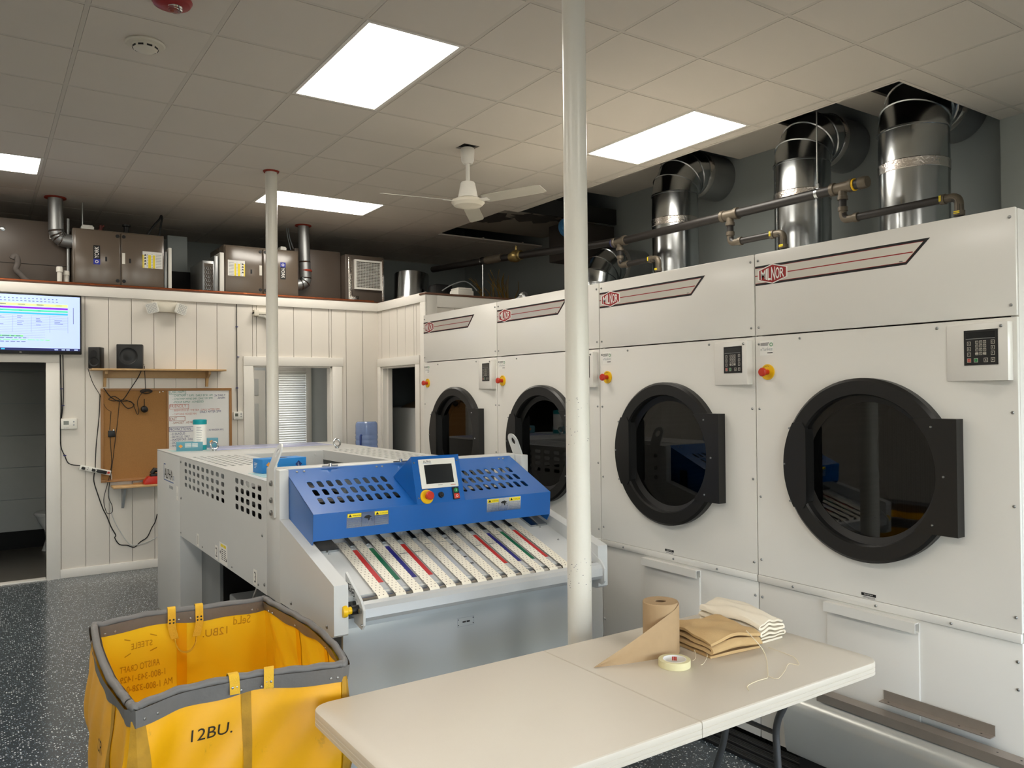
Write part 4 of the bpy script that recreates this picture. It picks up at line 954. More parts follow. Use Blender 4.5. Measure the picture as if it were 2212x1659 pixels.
b = MB().m(cab_grey_d); b.sheet(rrect(x0, z0-.012, x1, z0+.028), [rrect(x0+.002, z0-.01, x1-.002, z0+.026)], Fn, .0005, .001); b.m(ink)
for k in range(2): b.rect(Fn, x0+(x1-x0)*(.3+.24*k), z0+.004, x0+(x1-x0)*(.5+.24*k), z0+.011, .001)
for a, c in ((x0+.005, z0-.004), (x0+.005, z0+.02), (x1-.005, z0-.004), (x1-.005, z0+.02)): b.sheet(circ(a, c, .0025, 8), [], Fn, .0004, .001)
part('rating_plate', b, fp)
# lifting lugs and eye bolts
for x, s_ in ((XL-.004, 1), (XR-.002, -1)):
    ya = 3.76; poly = [(ya-.045, 1.13), (ya+.045, 1.13), (ya+.045, 1.36)]+[(ya+.045*math.cos(math.radians(a)), 1.43+.045*math.sin(math.radians(a))) for a in range(0, 181, 20)]+[(ya-.045, 1.36)]
    b = MB().m(cab_grey); lean = .05*s_
    b.sheet(poly, [circ(ya, 1.432, .02, 20)], (lambda a, c, d: V((x+d+max(0, c-1.36)*lean*8, a, c))), -.004, .004); lg = part('lifting_lug', b, t)
    for z in (1.15, 1.21, 1.29):
        b = MB().m(bolt_m); b.lathe([(.014, 0), (.014, .008), (.008, .012), (0, .012)], (x+(-.004 if s_ > 0 else .004), ya-.01, z), (-s_, 0, 0), seg=6); part('hex_bolt', b, lg)
for px, py in ((463, 974), (728, 968)):
    P = at(px, py, z=ZT); b = MB().m(galv); n = 24
    b.tube([P+V((.026*math.cos(2*PI*k/n), .01*math.sin(2*PI*k/n), .042+.028*math.sin(2*PI*k/n))) for k in range(n)], .007, 10, closed=True); b.cyl(P, P+V((0, 0, .016)), .016, 16); part('eye_bolt', b, t)

# ---- things standing on the machine
P = at(432, 972, z=ZT+.003); zt = at(432, 906, y=P.y).z; h = zt-P.z; P = V((P.x, P.y, ZT+.003))
t = thing('wipes_canister', 'white wipes canister with teal cap and base standing on the grey machine', 'canister', P); r = .048
b = MB().m(paper_w); b.lathe([(0, 0), (r, 0), (r, h*.84), (0, h*.84)], P, seg=36); b.m(teal_pl); b.lathe([(r+.0006, .002), (r+.0006, h*.17)], P, seg=36); b.m(cab_grey_d)
for k in range(9):
    z = h*(.3+.055*k); wd = random.uniform(.5, .95)
    for q in range(6):
        a0, a1 = -2.3+wd*q/6, -2.3+wd*(q+.9)/6
        b.quad(*[P+V(((r+.0008)*math.cos(a), (r+.0008)*math.sin(a), zz)) for a, zz in ((a0, z), (a1, z), (a1, z+.004), (a0, z+.004))])
part('can_body', b, t)
b = MB().m(teal_pl); b.lathe([(r+.001, h*.84), (r+.002, h*.85), (r+.002, h*.985), (r-.004, h), (0, h)], P, seg=36); part('lid', b, t); 
def carton(name, lb, P, rz, l, w, h, m, deco):
    P = V(P); c, s = math.cos(rz), math.sin(rz); u, v = V((c, s, 0)), V((-s, c, 0))
    F = frame(P, u, v); b = MB().m(m); b.obox(F, 0, l, 0, w, 0, h, .002)
    deco(b, frame(P, u, V((0, 0, 1))), frame(P+v*w, -v, V((0, 0, 1))), frame(P+V((0, 0, h)), u, v))
    return solo(name, b, lb, 'carton')
def deco_teal(b, Ff, Fs, Ft):
    b.m(paper_w)
    for k in range(4): b.rect(Ff, .06, .028+.008*k, .105, .032+.008*k, .0006); b.rect(Ff, .11, .028+.008*k, .15, .032+.008*k, .0006)
    b.m(orange_p); b.poly([Ff(.03, .022, .0006), Ff(.045, .036, .0006), Ff(.03, .05, .0006), Ff(.015, .036, .0006)])
P = at(381, 975, z=ZT+.002); P.z = ZT+.002; carton('glove_carton', 'small teal glove carton lying left of the wipes canister', P, -.2, .185, .11, .066, teal_box, deco_teal)
def deco_or(b, Ff, Fs, Ft):
    b.m(orange_p); b.poly([Ff(.02, .04, .0006), Ff(.04, .06, .0006), Ff(.02, .08, .0006), Ff(0, .06, .0006)])
P = at(436, 969, z=ZT+.002); 
def deco_or(b, Ff, Fs, Ft):
    b.m(orange_p); b.poly([Ff(.07, .026, .0006), Ff(.088, .044, .0006), Ff(.07, .062, .0006), Ff(.052, .044, .0006)])
carton('glove_carton', 'small teal carton with an orange diamond behind the wipes canister', (P.x+.03, P.y+.12, ZT), -.2, .12, .1, .075, teal_box, deco_or)
def deco_blue(b, Ff, Fs, Ft):
    b.m(orange_p); b.poly([Ff(.035, .03, .0006), Ff(.05, .045, .0006), Ff(.035, .06, .0006), Ff(.02, .045, .0006)]); b.m(navy); b.poly([Ff(.205, .02, .0006), Ff(.225, .04, .0006), Ff(.205, .06, .0006), Ff(.185, .04, .0006)]); b.m(paper_w); b.text('L', frame(Ff(.2, .032, 0), Ff(1, 0, 0)-Ff(0, 0, 0), (0, 0, 1)), .016, .001)
    b.rect(Ff, .066, .012, .07, .064, .0006); b.rect(Ff, .074, .012, .082, .05, .0006)
    for k in range(4): b.rect(Fs, .02, .05-.008*k, .06-.006*k, .053-.008*k, .0006)
    b.m(ink); b.sheet([(.12+.045*math.cos(a*PI/12), .055+.02*math.sin(a*PI/12)) for a in range(24)], [], Ft, .0001, .0006)
P = at(567, 1024, z=ZT+.002); P.z = ZT+.0025; carton('glove_carton', 'bright blue glove carton on the near corner of the grey machine top', P, .12, .25, .125, .075, blue_box, deco_blue)
# ================================================================== yellow laundry cart
ZR = .82
rimpx = [(280, 1524), (289, 1532), (302, 1527), (386, 1494), (492, 1471), (554, 1459), (655, 1448), (730, 1439), (743, 1437), (740, 1424), (722, 1396), (682, 1358), (638, 1331), (588, 1305), (571, 1295), (552, 1299), (424, 1316), (310, 1331), (222, 1351), (205, 1353), (205, 1368), (212, 1405), (236, 1464), (264, 1503)]
rim = [at(x, y, z=ZR) for x, y in rimpx]
rim = [V((p.x, p.y, ZR)) for p in rim]
cen = sum(rim, V((0, 0, 0)))/len(rim)
def closed_spline(P, n):
    out = []
    for i in range(len(P)):
        a, b_, c, d = P[i-1], P[i], P[(i+1) % len(P)], P[(i+2) % len(P)]
        k3 = .5*.75
        for q in range(n):
            u = q/n; m1 = (c-a)*k3; m2 = (d-b_)*k3
            out.append(b_*(2*u**3-3*u*u+1)+m1*(u**3-2*u*u+u)+c*(-2*u**3+3*u*u)+m2*(u**3-u*u))
    return out
RM = closed_spline(rim, 10); NR = len(RM)
cum = [0]
for i in range(NR): cum.append(cum[-1]+(RM[(i+1) % NR]-RM[i]).length)
PER = cum[-1]
def rim_at(s):
    s = (s % 1)*PER; lo = 0
    while lo < NR-1 and cum[lo+1] < s: lo += 1
    k = (s-cum[lo])/max(1e-9, cum[lo+1]-cum[lo]); return RM[lo].lerp(RM[(lo+1) % NR], k)
def nrm(s):
    tg = (rim_at(s+.004)-rim_at(s-.004)); return V((tg.y, -tg.x, 0)).normalized()
def s_of(px, py):
    P = at(px, py, z=ZR); return min((((rim_at(k/600)-P).length, k/600) for k in range(600)))[1]
HT = .66
def wall(s, h, off=0.0):          # h = 0 at the rim, 1 at the bottom
    p = rim_at(s); n = nrm(s)
    bulge = .03*math.sin(min(1, h)*PI)+.010*math.sin(s*61+h*5)*math.sin(h*PI)**.6*(.3+h)+.006*math.sin(s*120+h*17+1.3)*math.sin(h*PI)+.012*math.sin(h*9+s*23)*h*(1-h)
    q = p.lerp(V((cen.x, cen.y, ZR)), .05*h)
    return q+n*(bulge+off)-V((0, 0, HT*h))
t = thing('laundry_cart', 'yellow vinyl laundry cart with a grey rim, standing left of the grey machine', 'laundry cart', (cen.x, cen.y, 0))
b = MB().m(vinyl); b.grid(lambda u, v: wall(u, v, .002), 160, 26, True); ln = None
b.m(vinyl_in); b.grid(lambda u, v: wall(1-u, v, -.002), 160, 26, True); b.recalc = False; ln = part('liner', b, t)
b = MB().m(vinyl_in); vs = [b.v(wall(k/80, 1, 0)+V((0, 0, .02))) for k in range(80)]; b.f(vs); part('liner_floor', b, t)
# webbing seams
for px, py in ((532, 1464), (296, 1528), (250, 1490), (740, 1436)):
    s0_ = s_of(px, py); b = MB().m(seam_m); w = .016/PER; b.grid(lambda u, v: wall(s0_-w+2*w*u, .05+.94*v, .0045), 4, 24); b.recalc = False; part('seam_tape', b, ln)
for px, py, sg in ((391, 1318, -1), (640, 1332, -1), (700, 1375, -1)):
    s0_ = s_of(px, py); b = MB().m(vinyl); w = .014/PER*1.4; b.grid(lambda u, v: wall(s0_-w+2*w*u, .05+.94*v, -.0045), 4, 24); b.recalc = False; part('inner_seam_tape', b, ln)
def wall_text(b, txt, s0_, h0, hh, off, w=None, slant=0):
    b.text(txt, lambda a, c, d: wall(s0_+(a+slant*c)/PER, h0-c/HT, off), hh, w=w)
b = MB().m(stencil); s0_ = s_of(405, 1490); wall_text(b, '12BU.', s0_, .235, .034, .0045, w=.125, slant=.15); part('stencil_lettering', b, ln)
sl = s_of(222, 1440)
b = MB().m(stencil); wall_text(b, 'CR', s_of(240, 1470)-.005-.02, .36, .045, .0045, w=.06, slant=.2); wall_text(b, 'L.', s_of(246, 1480)-.012, .56, .045, .0045, w=.05); part('stencil_lettering', b, ln)
def ghost_part(*a, **k):
    b = MB().m(ghost); wall_text(b, *a, **k); part('show_through_lettering', b, ln)
b = MB().m(ghost)
sf = s_of(345, 1327)-.006/PER; ghost_part('ARISTO CRAFT', sf+.002, .32, .026, -.0045, w=.15); ghost_part('1-800-343-1429', sf-.004, .385, .026, -.0045, w=.165); ghost_part('MA 1-800-328-0471', sf-.012, .45, .026, -.0045, w=.2)
wall_text(b, 'STEELE', s_of(330, 1329), .19, .024, -.0045, w=.08); ghost_part('12BU.', s_of(490, 1306), .185, .032, -.0045, w=.1); ghost_part('SeLd', s_of(540, 1300), .135, .036, -.0045, w=.07)
for q in ((0, 1), (1, 1), (0, -1), (1, -1)):
    ss = s_of(338, 1328)+(.1/PER if q[0] else 0); wall_ = lambda a, c, d: wall(ss+a/PER, .17+c, -.0045); b.quad(wall_(0, .035*q[1], 0), wall_(.025, .05*q[1], 0), wall_(.025, .056*q[1], 0), wall_(0, .041*q[1], 0))
part('show_through_lettering', b, ln)
# rim: tube under a grey vinyl band
b = MB().m(gv_rim); b.tube([p+V((0, 0, .004+.002*math.sin(i*.9))) for i, p in enumerate(RM)], .0125, 12, closed=True); rm = part('rim', b, t)
b = MB().m(gv_rim)
wob = lambda u: .072+.006*math.sin(u*37)+.005*math.sin(u*83)
b.grid(lambda u, v: wall(u, v*wob(u), .0125*(1-v)+.006), 160, 4, True); part('rim_band_outside', b, rm)
b = MB().m(gv_rim); b.grid(lambda u, v: wall(1-u, v*wob(u+.3), -.0125*(1-v)-.006), 160, 4, True); part('rim_band_inside', b, rm)
for px, py, o in ((300, 1526, 1), (330, 1514, 1), (520, 1466, 1), (565, 1457, 1), (715, 1440, 1), (728, 1439, 1), (225, 1350, -1), (248, 1346, -1), (385, 1322, -1), (410, 1319, -1), (545, 1300, -1), (556, 1299, -1), (582, 1303, -1), (590, 1307, -1), (640, 1332, -1), (705, 1380, -1)):
    s_ = s_of(px, py); c = wall(s_, .05, .009*o); n = nrm(s_)*o; b = MB().m(bolt_m); b.lathe([(.0055, 0), (.004, .003), (0, .004)], c, n, seg=10); part('rivet', b, rm)
def ribbon(b, pts, wd, w, th):
    pts = [V(p) for p in pts]; wd = V(wd).normalized(); rows_ = []
    for i, p in enumerate(pts):
        tg = (pts[min(i+1, len(pts)-1)]-pts[max(i-1, 0)]).normalized(); n = tg.cross(wd).normalized()
        rows_.append([b.v(p+wd*(w/2*q)+n*(th/2*e)) for q, e in ((-1, -1), (1, -1), (1, 1), (-1, 1))])
    for A_, B_ in zip(rows_[:-1], rows_[1:]):
        for k in range(4): b.f([A_[k], A_[(k+1) % 4], B_[(k+1) % 4], B_[k]])
    b.f(rows_[0][::-1]); b.f(rows_[-1])
for (pa, pb, near) in (((372, 1325), (430, 1316), False), ((504, 1469), (579, 1456), True)):
    sa, sb = s_of(*pa), s_of(*pb); b = MB().m(webbing)
    def over(s_):
        return [wall(s_, .085 if not near else .056, .019), wall(s_, .03, .021), rim_at(s_)+nrm(s_)*.016+V((0, 0, .014)), rim_at(s_)+V((0, 0, .021)), rim_at(s_)-nrm(s_)*.016+V((0, 0, .014)), wall(s_, .03, -.022), wall(s_, .085, -.022)]
    wd = (rim_at(sb)-rim_at(sa)).normalized()
    la, lb = over(sa), over(sb); mid = []
    pA, pB = la[-1]-V((0, 0, .05))+wd*.012, lb[-1]-V((0, 0, .05))-wd*.012; nn = -nrm((sa+sb)/2)
    for k in range(1, 12):
        a = PI*k/12; c = pA.lerp(pB, .5-.5*math.cos(a)); mid.append(c-V((0, 0, .055*math.sin(a)))+nn*.02*math.sin(a))
    ribbon(b, spline(la+[pA], 3), wd, .03, .003); ribbon(b, spline(lb+[pB], 3), wd, .03, .003); 
    ribbon(b, [pA]+mid+[pB], nn, .022, .003)
    hdl = part('handle_strap', b, t)
    for s_ in (sa, sb):
        b = MB().m(ink if not near else bolt_m)
        for du in (-.007, .007):
            for h in ((.04, .06) if not near else (.025,)): b.lathe([(.004, 0), (0, .002)], wall(s_+du/PER, h, -.0242 if not near else .0225), nrm(s_)*(-1 if not near else 1), seg=8)
        part('strap_rivets', b, hdl)
xs = [p.x for p in rim]; ys = [p.y for p in rim]; x0, x1, y0, y1 = min(xs)+.05, max(xs)-.05, min(ys)+.06, max(ys)-.06
b = MB().m(wood); b.box(x0, x1, y0, y1, .125, .16, .004); part('base_board', b, t)
for x in (x0+.06, x1-.06):
    for y in (y0+.06, y1-.06):
        b = MB().m(rubber); b.lathe([(.0, -.016), (.045, -.016), (.05, -.01), (.05, .01), (.045, .016), (0, .016)], (x, y, .05), (1, 0, 0), seg=24); b.m(galv_d); b.box(x-.022, x-.018, y-.02, y+.02, .05, .125); b.box(x+.018, x+.022, y-.02, y+.02, .05, .125); b.box(x-.03, x+.03, y-.03, y+.03, .118, .126); part('caster', b, t)

# ================================================================== folding table
TZ = .74; X0_, X1_, Y0_, Y1_, XM = .85, 2.68, 1.62, 2.41, 1.752
t = thing('folding_table', 'beige plastic folding table in the foreground with a fold line across its top', 'table', ((X0_+X1_)/2, (Y0_+Y1_)/2, 0))
def half(xa, xb, left):
    r = .06; n = 8; pl = []
    if left: pl = [(xb, Y0_), (xb, Y1_)]+[(xa+r+r*math.cos(math.radians(a)), Y1_-r+r*math.sin(math.radians(a))) for a in range(90, 181, 10)]+[(xa+r+r*math.cos(math.radians(a)), Y0_+r+r*math.sin(math.radians(a))) for a in range(180, 271, 10)]
    else: pl = [(xa, Y1_), (xa, Y0_)]+[(xb-r+r*math.cos(math.radians(a)), Y0_+r+r*math.sin(math.radians(a))) for a in range(-90, 1, 10)]+[(xb-r+r*math.cos(math.radians(a)), Y1_-r+r*math.sin(math.radians(a))) for a in range(0, 91, 10)]
    cx_, cy_ = (xa+xb)/2, (Y0_+Y1_)/2
    b = MB().m(table_pl); prof = [(.0055, 0), (.0015, -.0025), (0, -.007), (0, -.020), (.0016, -.0215), (0, -.023), (0, -.034), (.0016, -.0355), (0, -.037), (0, -.047), (.004, -.05), (.012, -.05), (.014, -.03)]
    rings = []
    for ins, dz in prof:
        rg = []
        for x, y in pl:
            dx = (ins if x > cx_ else -ins) if not (left and abs(x-xb) < 1e-6 or (not left and abs(x-xa) < 1e-6)) else (ins*.5 if left else -ins*.5)
            dy = ins if y > cy_ else -ins
            rg.append(b.v((x-dx, y-dy, TZ+dz)))
        rings.append(rg)
    b.f(rings[0]); m_ = len(pl)
    for A_, B_ in zip(rings[:-1], rings[1:]):
        for k in range(m_): b.f([A_[k], A_[(k+1) % m_], B_[(k+1) % m_], B_[k]])
    b.f(rings[-1][::-1])
    return part('tabletop_half', b, t)
half(X0_, XM-.0012, True); half(XM+.0012, X1_, False)
b = MB().m(black_pl); 
for y in (Y0_+.03, Y1_-.06): b.cyl((XM, y, TZ-.052), (XM, y+.03, TZ-.052), .012, 14)
part('hinge_pivots', b, t)
for sx in (1, -1):
    xl = XM+sx*.598
    b = MB().m(leg_grey)
    b.tube(fillet([(xl, 1.76, TZ-.04), (xl, 1.775, TZ-.12), (xl, 1.828, TZ-.22), (xl, 1.818, TZ-.38), (xl, 1.80, .02)], .1, 6), .0127, 12)
    b.tube(fillet([(xl, 2.05, TZ-.04), (xl, 2.052, TZ-.33), (xl, 2.10, TZ-.47), (xl, 2.2, .02)], .1, 6), .0127, 12)
    b.tube([(xl, 1.80, .03), (xl, 2.2, .03)], .0127, 12)
    lg = part('leg_frame', b, t)
    b = MB().m(leg_grey); b.tube([(xl, 1.822, .487), (xl, 2.05, .487)], .009, 10); part('cross_bar', b, lg); b = MB().m(leg_grey); b.box(xl-.015, xl+.015, 1.72, 2.1, TZ-.05, TZ-.03, .003); part('hinge_rail', b, lg)
    b = MB().m(leg_grey); b.tube([(xl, (Y0_+Y1_)/2, TZ-.14), (XM+sx*.12, (Y0_+Y1_)/2, TZ-.05)], .009, 10); part('brace', b, lg)
    b = MB().m(galv)
    for y in (1.76, 2.05): b.box(xl-.02, xl+.02, y-.016, y+.016, TZ-.052, TZ-.03, .003); b.lathe([(.014, -.008), (.017, -.008), (.017, .008), (.014, .008)], (xl, y, TZ-.075), (0, 0, 1), seg=16, close=True)
    part('leg_clamps', b, lg)
    b = MB().m(rubber)
    for y in (1.80, 2.2): b.cyl((xl, y, 0), (xl, y, .035), .016, 14)
    part('leg_feet', b, lg)

# ---- paper roll
PR = (at(1390, 1412, z=TZ)+at(1466, 1412, z=TZ))/2; d = V((PR.x, PR.y, 0)).normalized(); PC = V((PR.x, PR.y, TZ))+d*.03
rr = .066; zt = at(1430, 1297, y=PC.y).z; hh = zt-TZ
t = thing('paper_roll', 'brown paper towel roll standing on the table, its loose end pulled out left', 'paper roll', PC)
b = MB().m(kraft); b.lathe([(.021, .004), (.021, hh), (rr-.002, hh), (rr, hh-.003), (rr, .002), (rr-.003, 0), (.021, 0)], PC, seg=56); part('roll', b, t)
b = MB().m(mat('brown_card_core', (120, 96, 70), .8)); b.lathe([(.021, hh-.003), (.021, .002), (.0195, .002), (.0195, hh-.003)], PC, seg=32, close=True); part('core_tube', b, t)
tip = at(1283, 1443, z=TZ); b = MB().m(kraft)
ph0 = math.atan2(-d.y, -d.x)           # facing the camera
path = [PC+V(((rr+.002)*math.cos(ph0+a), (rr+.002)*math.sin(ph0+a), 0)) for a in [1.35-.14*k for k in range(13)]]
# leave the roll at its front, sweep out to the tip at the left
tv = V((tip.x, tip.y, TZ))-PC; D_ = tv.length; th_ = math.atan2(tv.y, tv.x)
best = None
for sg in (1, -1):
    a_ = th_+sg*math.acos((rr+.002)/D_); q_ = V((math.cos(a_), math.sin(a_), 0))
    if best is None or q_.dot(-d) > best[1]: best = (a_, q_.dot(-d))
aT = best[0]-ph0; aT = (aT+PI) % (2*PI)-PI
path = [PC+V(((rr+.0025)*math.cos(ph0+a), (rr+.0025)*math.sin(ph0+a), 0)) for a in [1.5+(aT-1.5)*k/14 for k in range(15)]]
lead = [path[-1].lerp(V((tip.x, tip.y, TZ)), k/16)-V((d.x, d.y, 0))*(.012*math.sin(PI*k/16)) for k in range(17)]
path = path+lead[1:]; path = [V((p.x, p.y, TZ)) for p in path]
ds = [0]
for i in range(1, len(path)): ds.append(ds[-1]+(path[i]-path[i-1]).length)
i0 = 2
G_ = []
for i, p in enumerate(path):
    f = max(0, (ds[i]-ds[i0])/(ds[-1]-ds[i0])); z = hh*(1-f)**.96*(.98 if i > i0 else 1)+.002
    row = [b.v(p+V((0, 0, .0015+(z-.0015)*q/6))+V((d.x, d.y, 0))*(.004*math.sin(q*1.1)*f)) for q in range(7)]; G_.append(row)
for A_, B_ in zip(G_[:-1], G_[1:]):
    for q in range(6): b.f([A_[q], B_[q], B_[q+1], A_[q+1]])
b.recalc = False; part('loose_end', b, t)
# ---- masking tape
TPc = (at(1422, 1431, z=TZ+.012)+at(1492, 1431, z=TZ+.012))/2; TPc = V((TPc.x, TPc.y, TZ))
t = thing('masking_tape', 'cream masking tape roll lying flat in front of the paper roll', 'tape roll', TPc); r = .056
b = MB().m(tape_m); b.lathe([(.041, 0), (r-.001, 0), (r, .001), (r, .024), (r-.001, .025), (.041, .025)], TPc, seg=48, close=True); part('tape', b, t)
b = MB().m(paper_w); b.lathe([(.0385, .001), (.041, .001), (.041, .0255), (.0385, .0255)], TPc, seg=48, close=True); n = 40
b.m(red_pl)
for k in range(3):
    a0, a1 = math.atan2(d.y, d.x)-.22+.15*k, math.atan2(d.y, d.x)-.1+.15*k; b.quad(*[TPc+V((.0382*math.cos(a), .0382*math.sin(a), z)) for a, z in ((a0, .006), (a1, .006), (a1, .02), (a0, .02))])
part('paper_core', b, t)
# ---- folded cloths: layered, soft-edged
def cloth_stack(name, lb, quad_, passes, gap, th, m, seed, along):
    """one cloth folded back and forth: a zigzag section carried along the other direction"""
    random.seed(seed); A, B, C, D = [V((p.x, p.y, TZ)) for p in quad_]; b = MB().m(m)
    if along: A, B, C, D = B, C, D, A
    cen_ = []; z = th*.5+.001; lo, hi = 0.0, 1.0
    L_ = ((D-A).length+(C-B).length)/2
    for k in range(passes):
        z1 = z+gap; j0, j1 = random.uniform(-.012, .012), random.uniform(-.02, .012); N = 12
        ls = [(lo+j0+(hi+j1-lo-j0)*q/N) for q in range(N+1)]
        if k % 2: ls = ls[::-1]
        cen_ += [(v, z+(.0025*math.sin(v*7+k))*(k > 0)) for v in ls]
        if k < passes-1:
            s_ = 1 if k % 2 == 0 else -1; e = ls[-1]
            for q in range(1, 5): a = -PI/2+PI*q/5; cen_.append((e+s_*gap*.5*math.cos(a)/L_, z+gap*.5+gap*.5*math.sin(a)))
        z = z1
    ring_ = []; n = len(cen_)
    for sd in (1, -1):
        rng = range(n) if sd == 1 else range(n-1, -1, -1)
        for i in rng:
            p0, p1 = cen_[max(0, i-1)], cen_[min(n-1, i+1)]; dv, dz = (p1[0]-p0[0])*L_, p1[1]-p0[1]; l = math.hypot(dv, dz) or 1
            ring_.append((cen_[i][0]-sd*dz/l*th*.5/L_, max(.0006, cen_[i][1]+sd*dv/l*th*.5)))
    NU = 30; o1, o2, o3 = [random.uniform(0, 6) for _ in range(3)]; top = z
    rows_ = []
    for i in range(NU+1):
        u = i/NU; rw = []
        for v, h in ring_:
            k = h/top; u2 = u+.012*math.sin(k*9+o1)*(1 if u > .5 else -1)*abs(2*u-1)
            p = A.lerp(B, u2).lerp(D.lerp(C, u2), v)
            wob = (.006*math.sin(u*5+o1+v*2)+.004*math.sin(u*9+v*8+o2)+.003*math.sin(v*15-u*6+o3))*k-.012*k*(abs(2*u-1)**5+abs(2*v-1)**5)*.7
            rw.append(b.v(p+V((0, 0, max(.0006, h+wob)))))
        rows_.append(rw)
    for R0, R1 in zip(rows_[:-1], rows_[1:]):
        for k in range(len(R0)): b.f([R0[k], R1[k], R1[(k+1) % len(R0)], R0[(k+1) % len(R0)]])
    for rw, rev in ((rows_[0], 0), (rows_[-1], 1)):
        for k in range(n-1):
            q = [rw[k], rw[k+1], rw[2*n-2-k], rw[2*n-1-k]]; b.f(q[::-1] if rev else q)
    return solo(name, b, lb, 'cloth')
c1 = at(1535, 1424, z=TZ); c2 = at(1642, 1400, z=TZ); c0 = at(1440, 1384, z=TZ); c3 = c0+(c2-c1)*1.0
cloth_stack('folded_cloth', 'tan brown folded cloth leaning against the cream cloth on the beige table', [c1, c2, c3+(c2-c1)*.05, c0], 4, .021, .011, tan_cloth, 5, False)
w0 = at(1640, 1404, z=TZ); w1 = at(1686, 1390, z=TZ); dirb = (c3-c2).normalized()
w0b = w0+V((.06, .035, 0)); w1b = w0b+(w1-w0).normalized()*.13
cloth_stack('folded_cloth', 'cream white folded cloth at the right of the tan cloth on the beige table', [w0b, w1b, w1b+dirb*.34, w0b+dirb*.34], 6, .0165, .009, cream_cloth, 9, True)
# ---- loose threads
def strand(px, lb, r=.0012, zz=None):
    pts = [at(x, y, z=TZ+.0025+(zz[i] if zz else 0)) for i, (x, y) in enumerate(px)]
    b = MB().m(thread_m); b.tube(spline(pts, 7), r, 6); solo('loose_thread', b, lb, 'thread', 'loose threads on the table')
strand([(1612, 1362), (1634, 1386), (1648, 1404), (1656, 1425), (1659, 1460), (1652, 1466), (1638, 1470), (1620, 1478), (1614, 1484), (1618, 1491)], 'long cream thread trailing from the tan cloth across the table corner', .0014, [.085, .06, .02, 0, 0, 0, 0, 0, 0, 0])
strand([(1659, 1460), (1680, 1466), (1696, 1448), (1704, 1434), (1726, 1436), (1716, 1420), (1695, 1411), (1660, 1398)], 'looped cream thread lying nearest the right end of the table', .0011)
strand([(1500, 1404), (1503, 1414), (1501, 1424), (1496, 1427)], 'short thread hanging from the left part of the tan cloth', .001, [.02, .008, 0, 0])
strand([(1522, 1402), (1528, 1416), (1520, 1433), (1514, 1436)], 'short thread below the middle fold of the tan cloth', .001, [.02, .008, 0, 0])

# ================================================================== things by the dryers
t = thing('sheet_metal_guard', 'long galvanised sheet metal guard on the floor before the nearest dryer', 'metal guard', (2.98, 1.7, .0))
b = MB().m(mat('brushed_zinc_sheet', (190, 190, 184), .3, .3, var=.06, vs=5, bump=.1, bs=40)); pr = [(3.075, .1), (2.985, .1), (2.975, .12), (2.955, .30), (2.962, .325), (2.98, .345), (3.01, .358), (3.075, .375)]
b.prism(pr, (lambda a, c, d: V((a, 1.2+d*1.06, c))), 0, 1); part('guard_sheet', b, t)
b = MB().m(rubber); b.box(2.99, 3.07, 1.25, 2.2, .036, .1); part('guard_foot', b, t)
def angle_bar(name, lb, y0, y1, x, z, s=.034, up=True):
    b = MB().m(steel_br); th = .003; b.box(x-s, x, y0, y1, z, z+th); b.box(*((x-th, x, y0, y1, z+th, z+s) if up else (x-s, x-s+th, y0, y1, z-s*.55, z)))
    b.m(ink)
    for y in (y0+.04, y0+.12, y1-.03): b.lathe([(.004, 0), (0, .0006)], (x-s*.5, y, z+th), (0, 0, 1), seg=8)
    solo(name, b, lb, 'metal bar', 'steel angle bars by the dryer')
angle_bar('steel_angle', 'long brownish steel angle bar lying along the top of the metal guard', 1.28, 2.12, 3.065, .395, .06, False)
angle_bar('steel_angle', 'shorter dark steel angle bar leaning behind the long one before the nearest dryer', 1.43, 1.86, 3.088, .43, .04)
for k, (xa, xb, z0, z1, lb) in enumerate(((2.93, 2.985, 0, .018, 'outermost black rubber strip on the floor along the dryers'), (2.99, 3.04, 0, .026, 'middle black rubber strip on the floor along the dryers'), (3.045, 3.088, 0, .034, 'innermost black rubber strip on the floor against the dryers'))):
    b = MB().m(rubber); b.box(xa, xb, 1.15, 5.2, z0, z1, .004)
    for q in range(3): b.box(xa+.008+q*.013, xa+.014+q*.013, 1.15, 5.2, z1, z1+.002)
    solo('rubber_strip', b, lb, 'floor strip', 'rubber strips before the dryers')
P0, P1 = at(1284, 1334, z=.09), at(1352, 1362, z=.09)
dd = (P1-P0).normalized(); b = MB().m(mat('wrapped_pipe_foil', (150, 128, 108), .35, .6, var=.35, vs=22, bump=.8, bs=40)); Pm = P0-dd*.5; L = (P1-P0).length+.9
b.tube([Pm+dd*(L*k/24) for k in range(25)], [.052+.004*math.sin(k*2.1) for k in range(25)], 16); 
t = thing('floor_pipe', 'foil wrapped pipe on the floor between the folding machine and the dryers', 'pipe', (P0.x, P0.y, 0)); part('insulated_pipe', b, t)
b = MB().m(iron); 
for k in (.25, .62): c = Pm+dd*(L*k); b.lathe([(.054, -.02), (.066, -.018), (.066, .018), (.054, .02)], c, dd, seg=18, close=True); b.box(c.x-.03, c.x+.03, c.y-.02, c.y+.02, 0, .045)
part('pipe_saddles', b, t)
b = MB().m(thread_m if False else white_pl); b.tube(spline([(3.07, 2.66, .5), (3.06, 2.68, .38), (3.07, 2.72, .24), (3.05, 2.8, .12), (3.06, 2.86, .045)]), .004, 8); solo('white_cord', b, 'thin white cord hanging down the lower panel of the second dryer', 'cord')
# ================================================================== things on the back wall
FW_ = frame((0, YB, 0), (1, 0, 0), (0, 0, 1))       # a = x, b = z, c = towards the camera
def w2(px, py, y=YB): p = at(px, py, y=y); return p.x, p.z
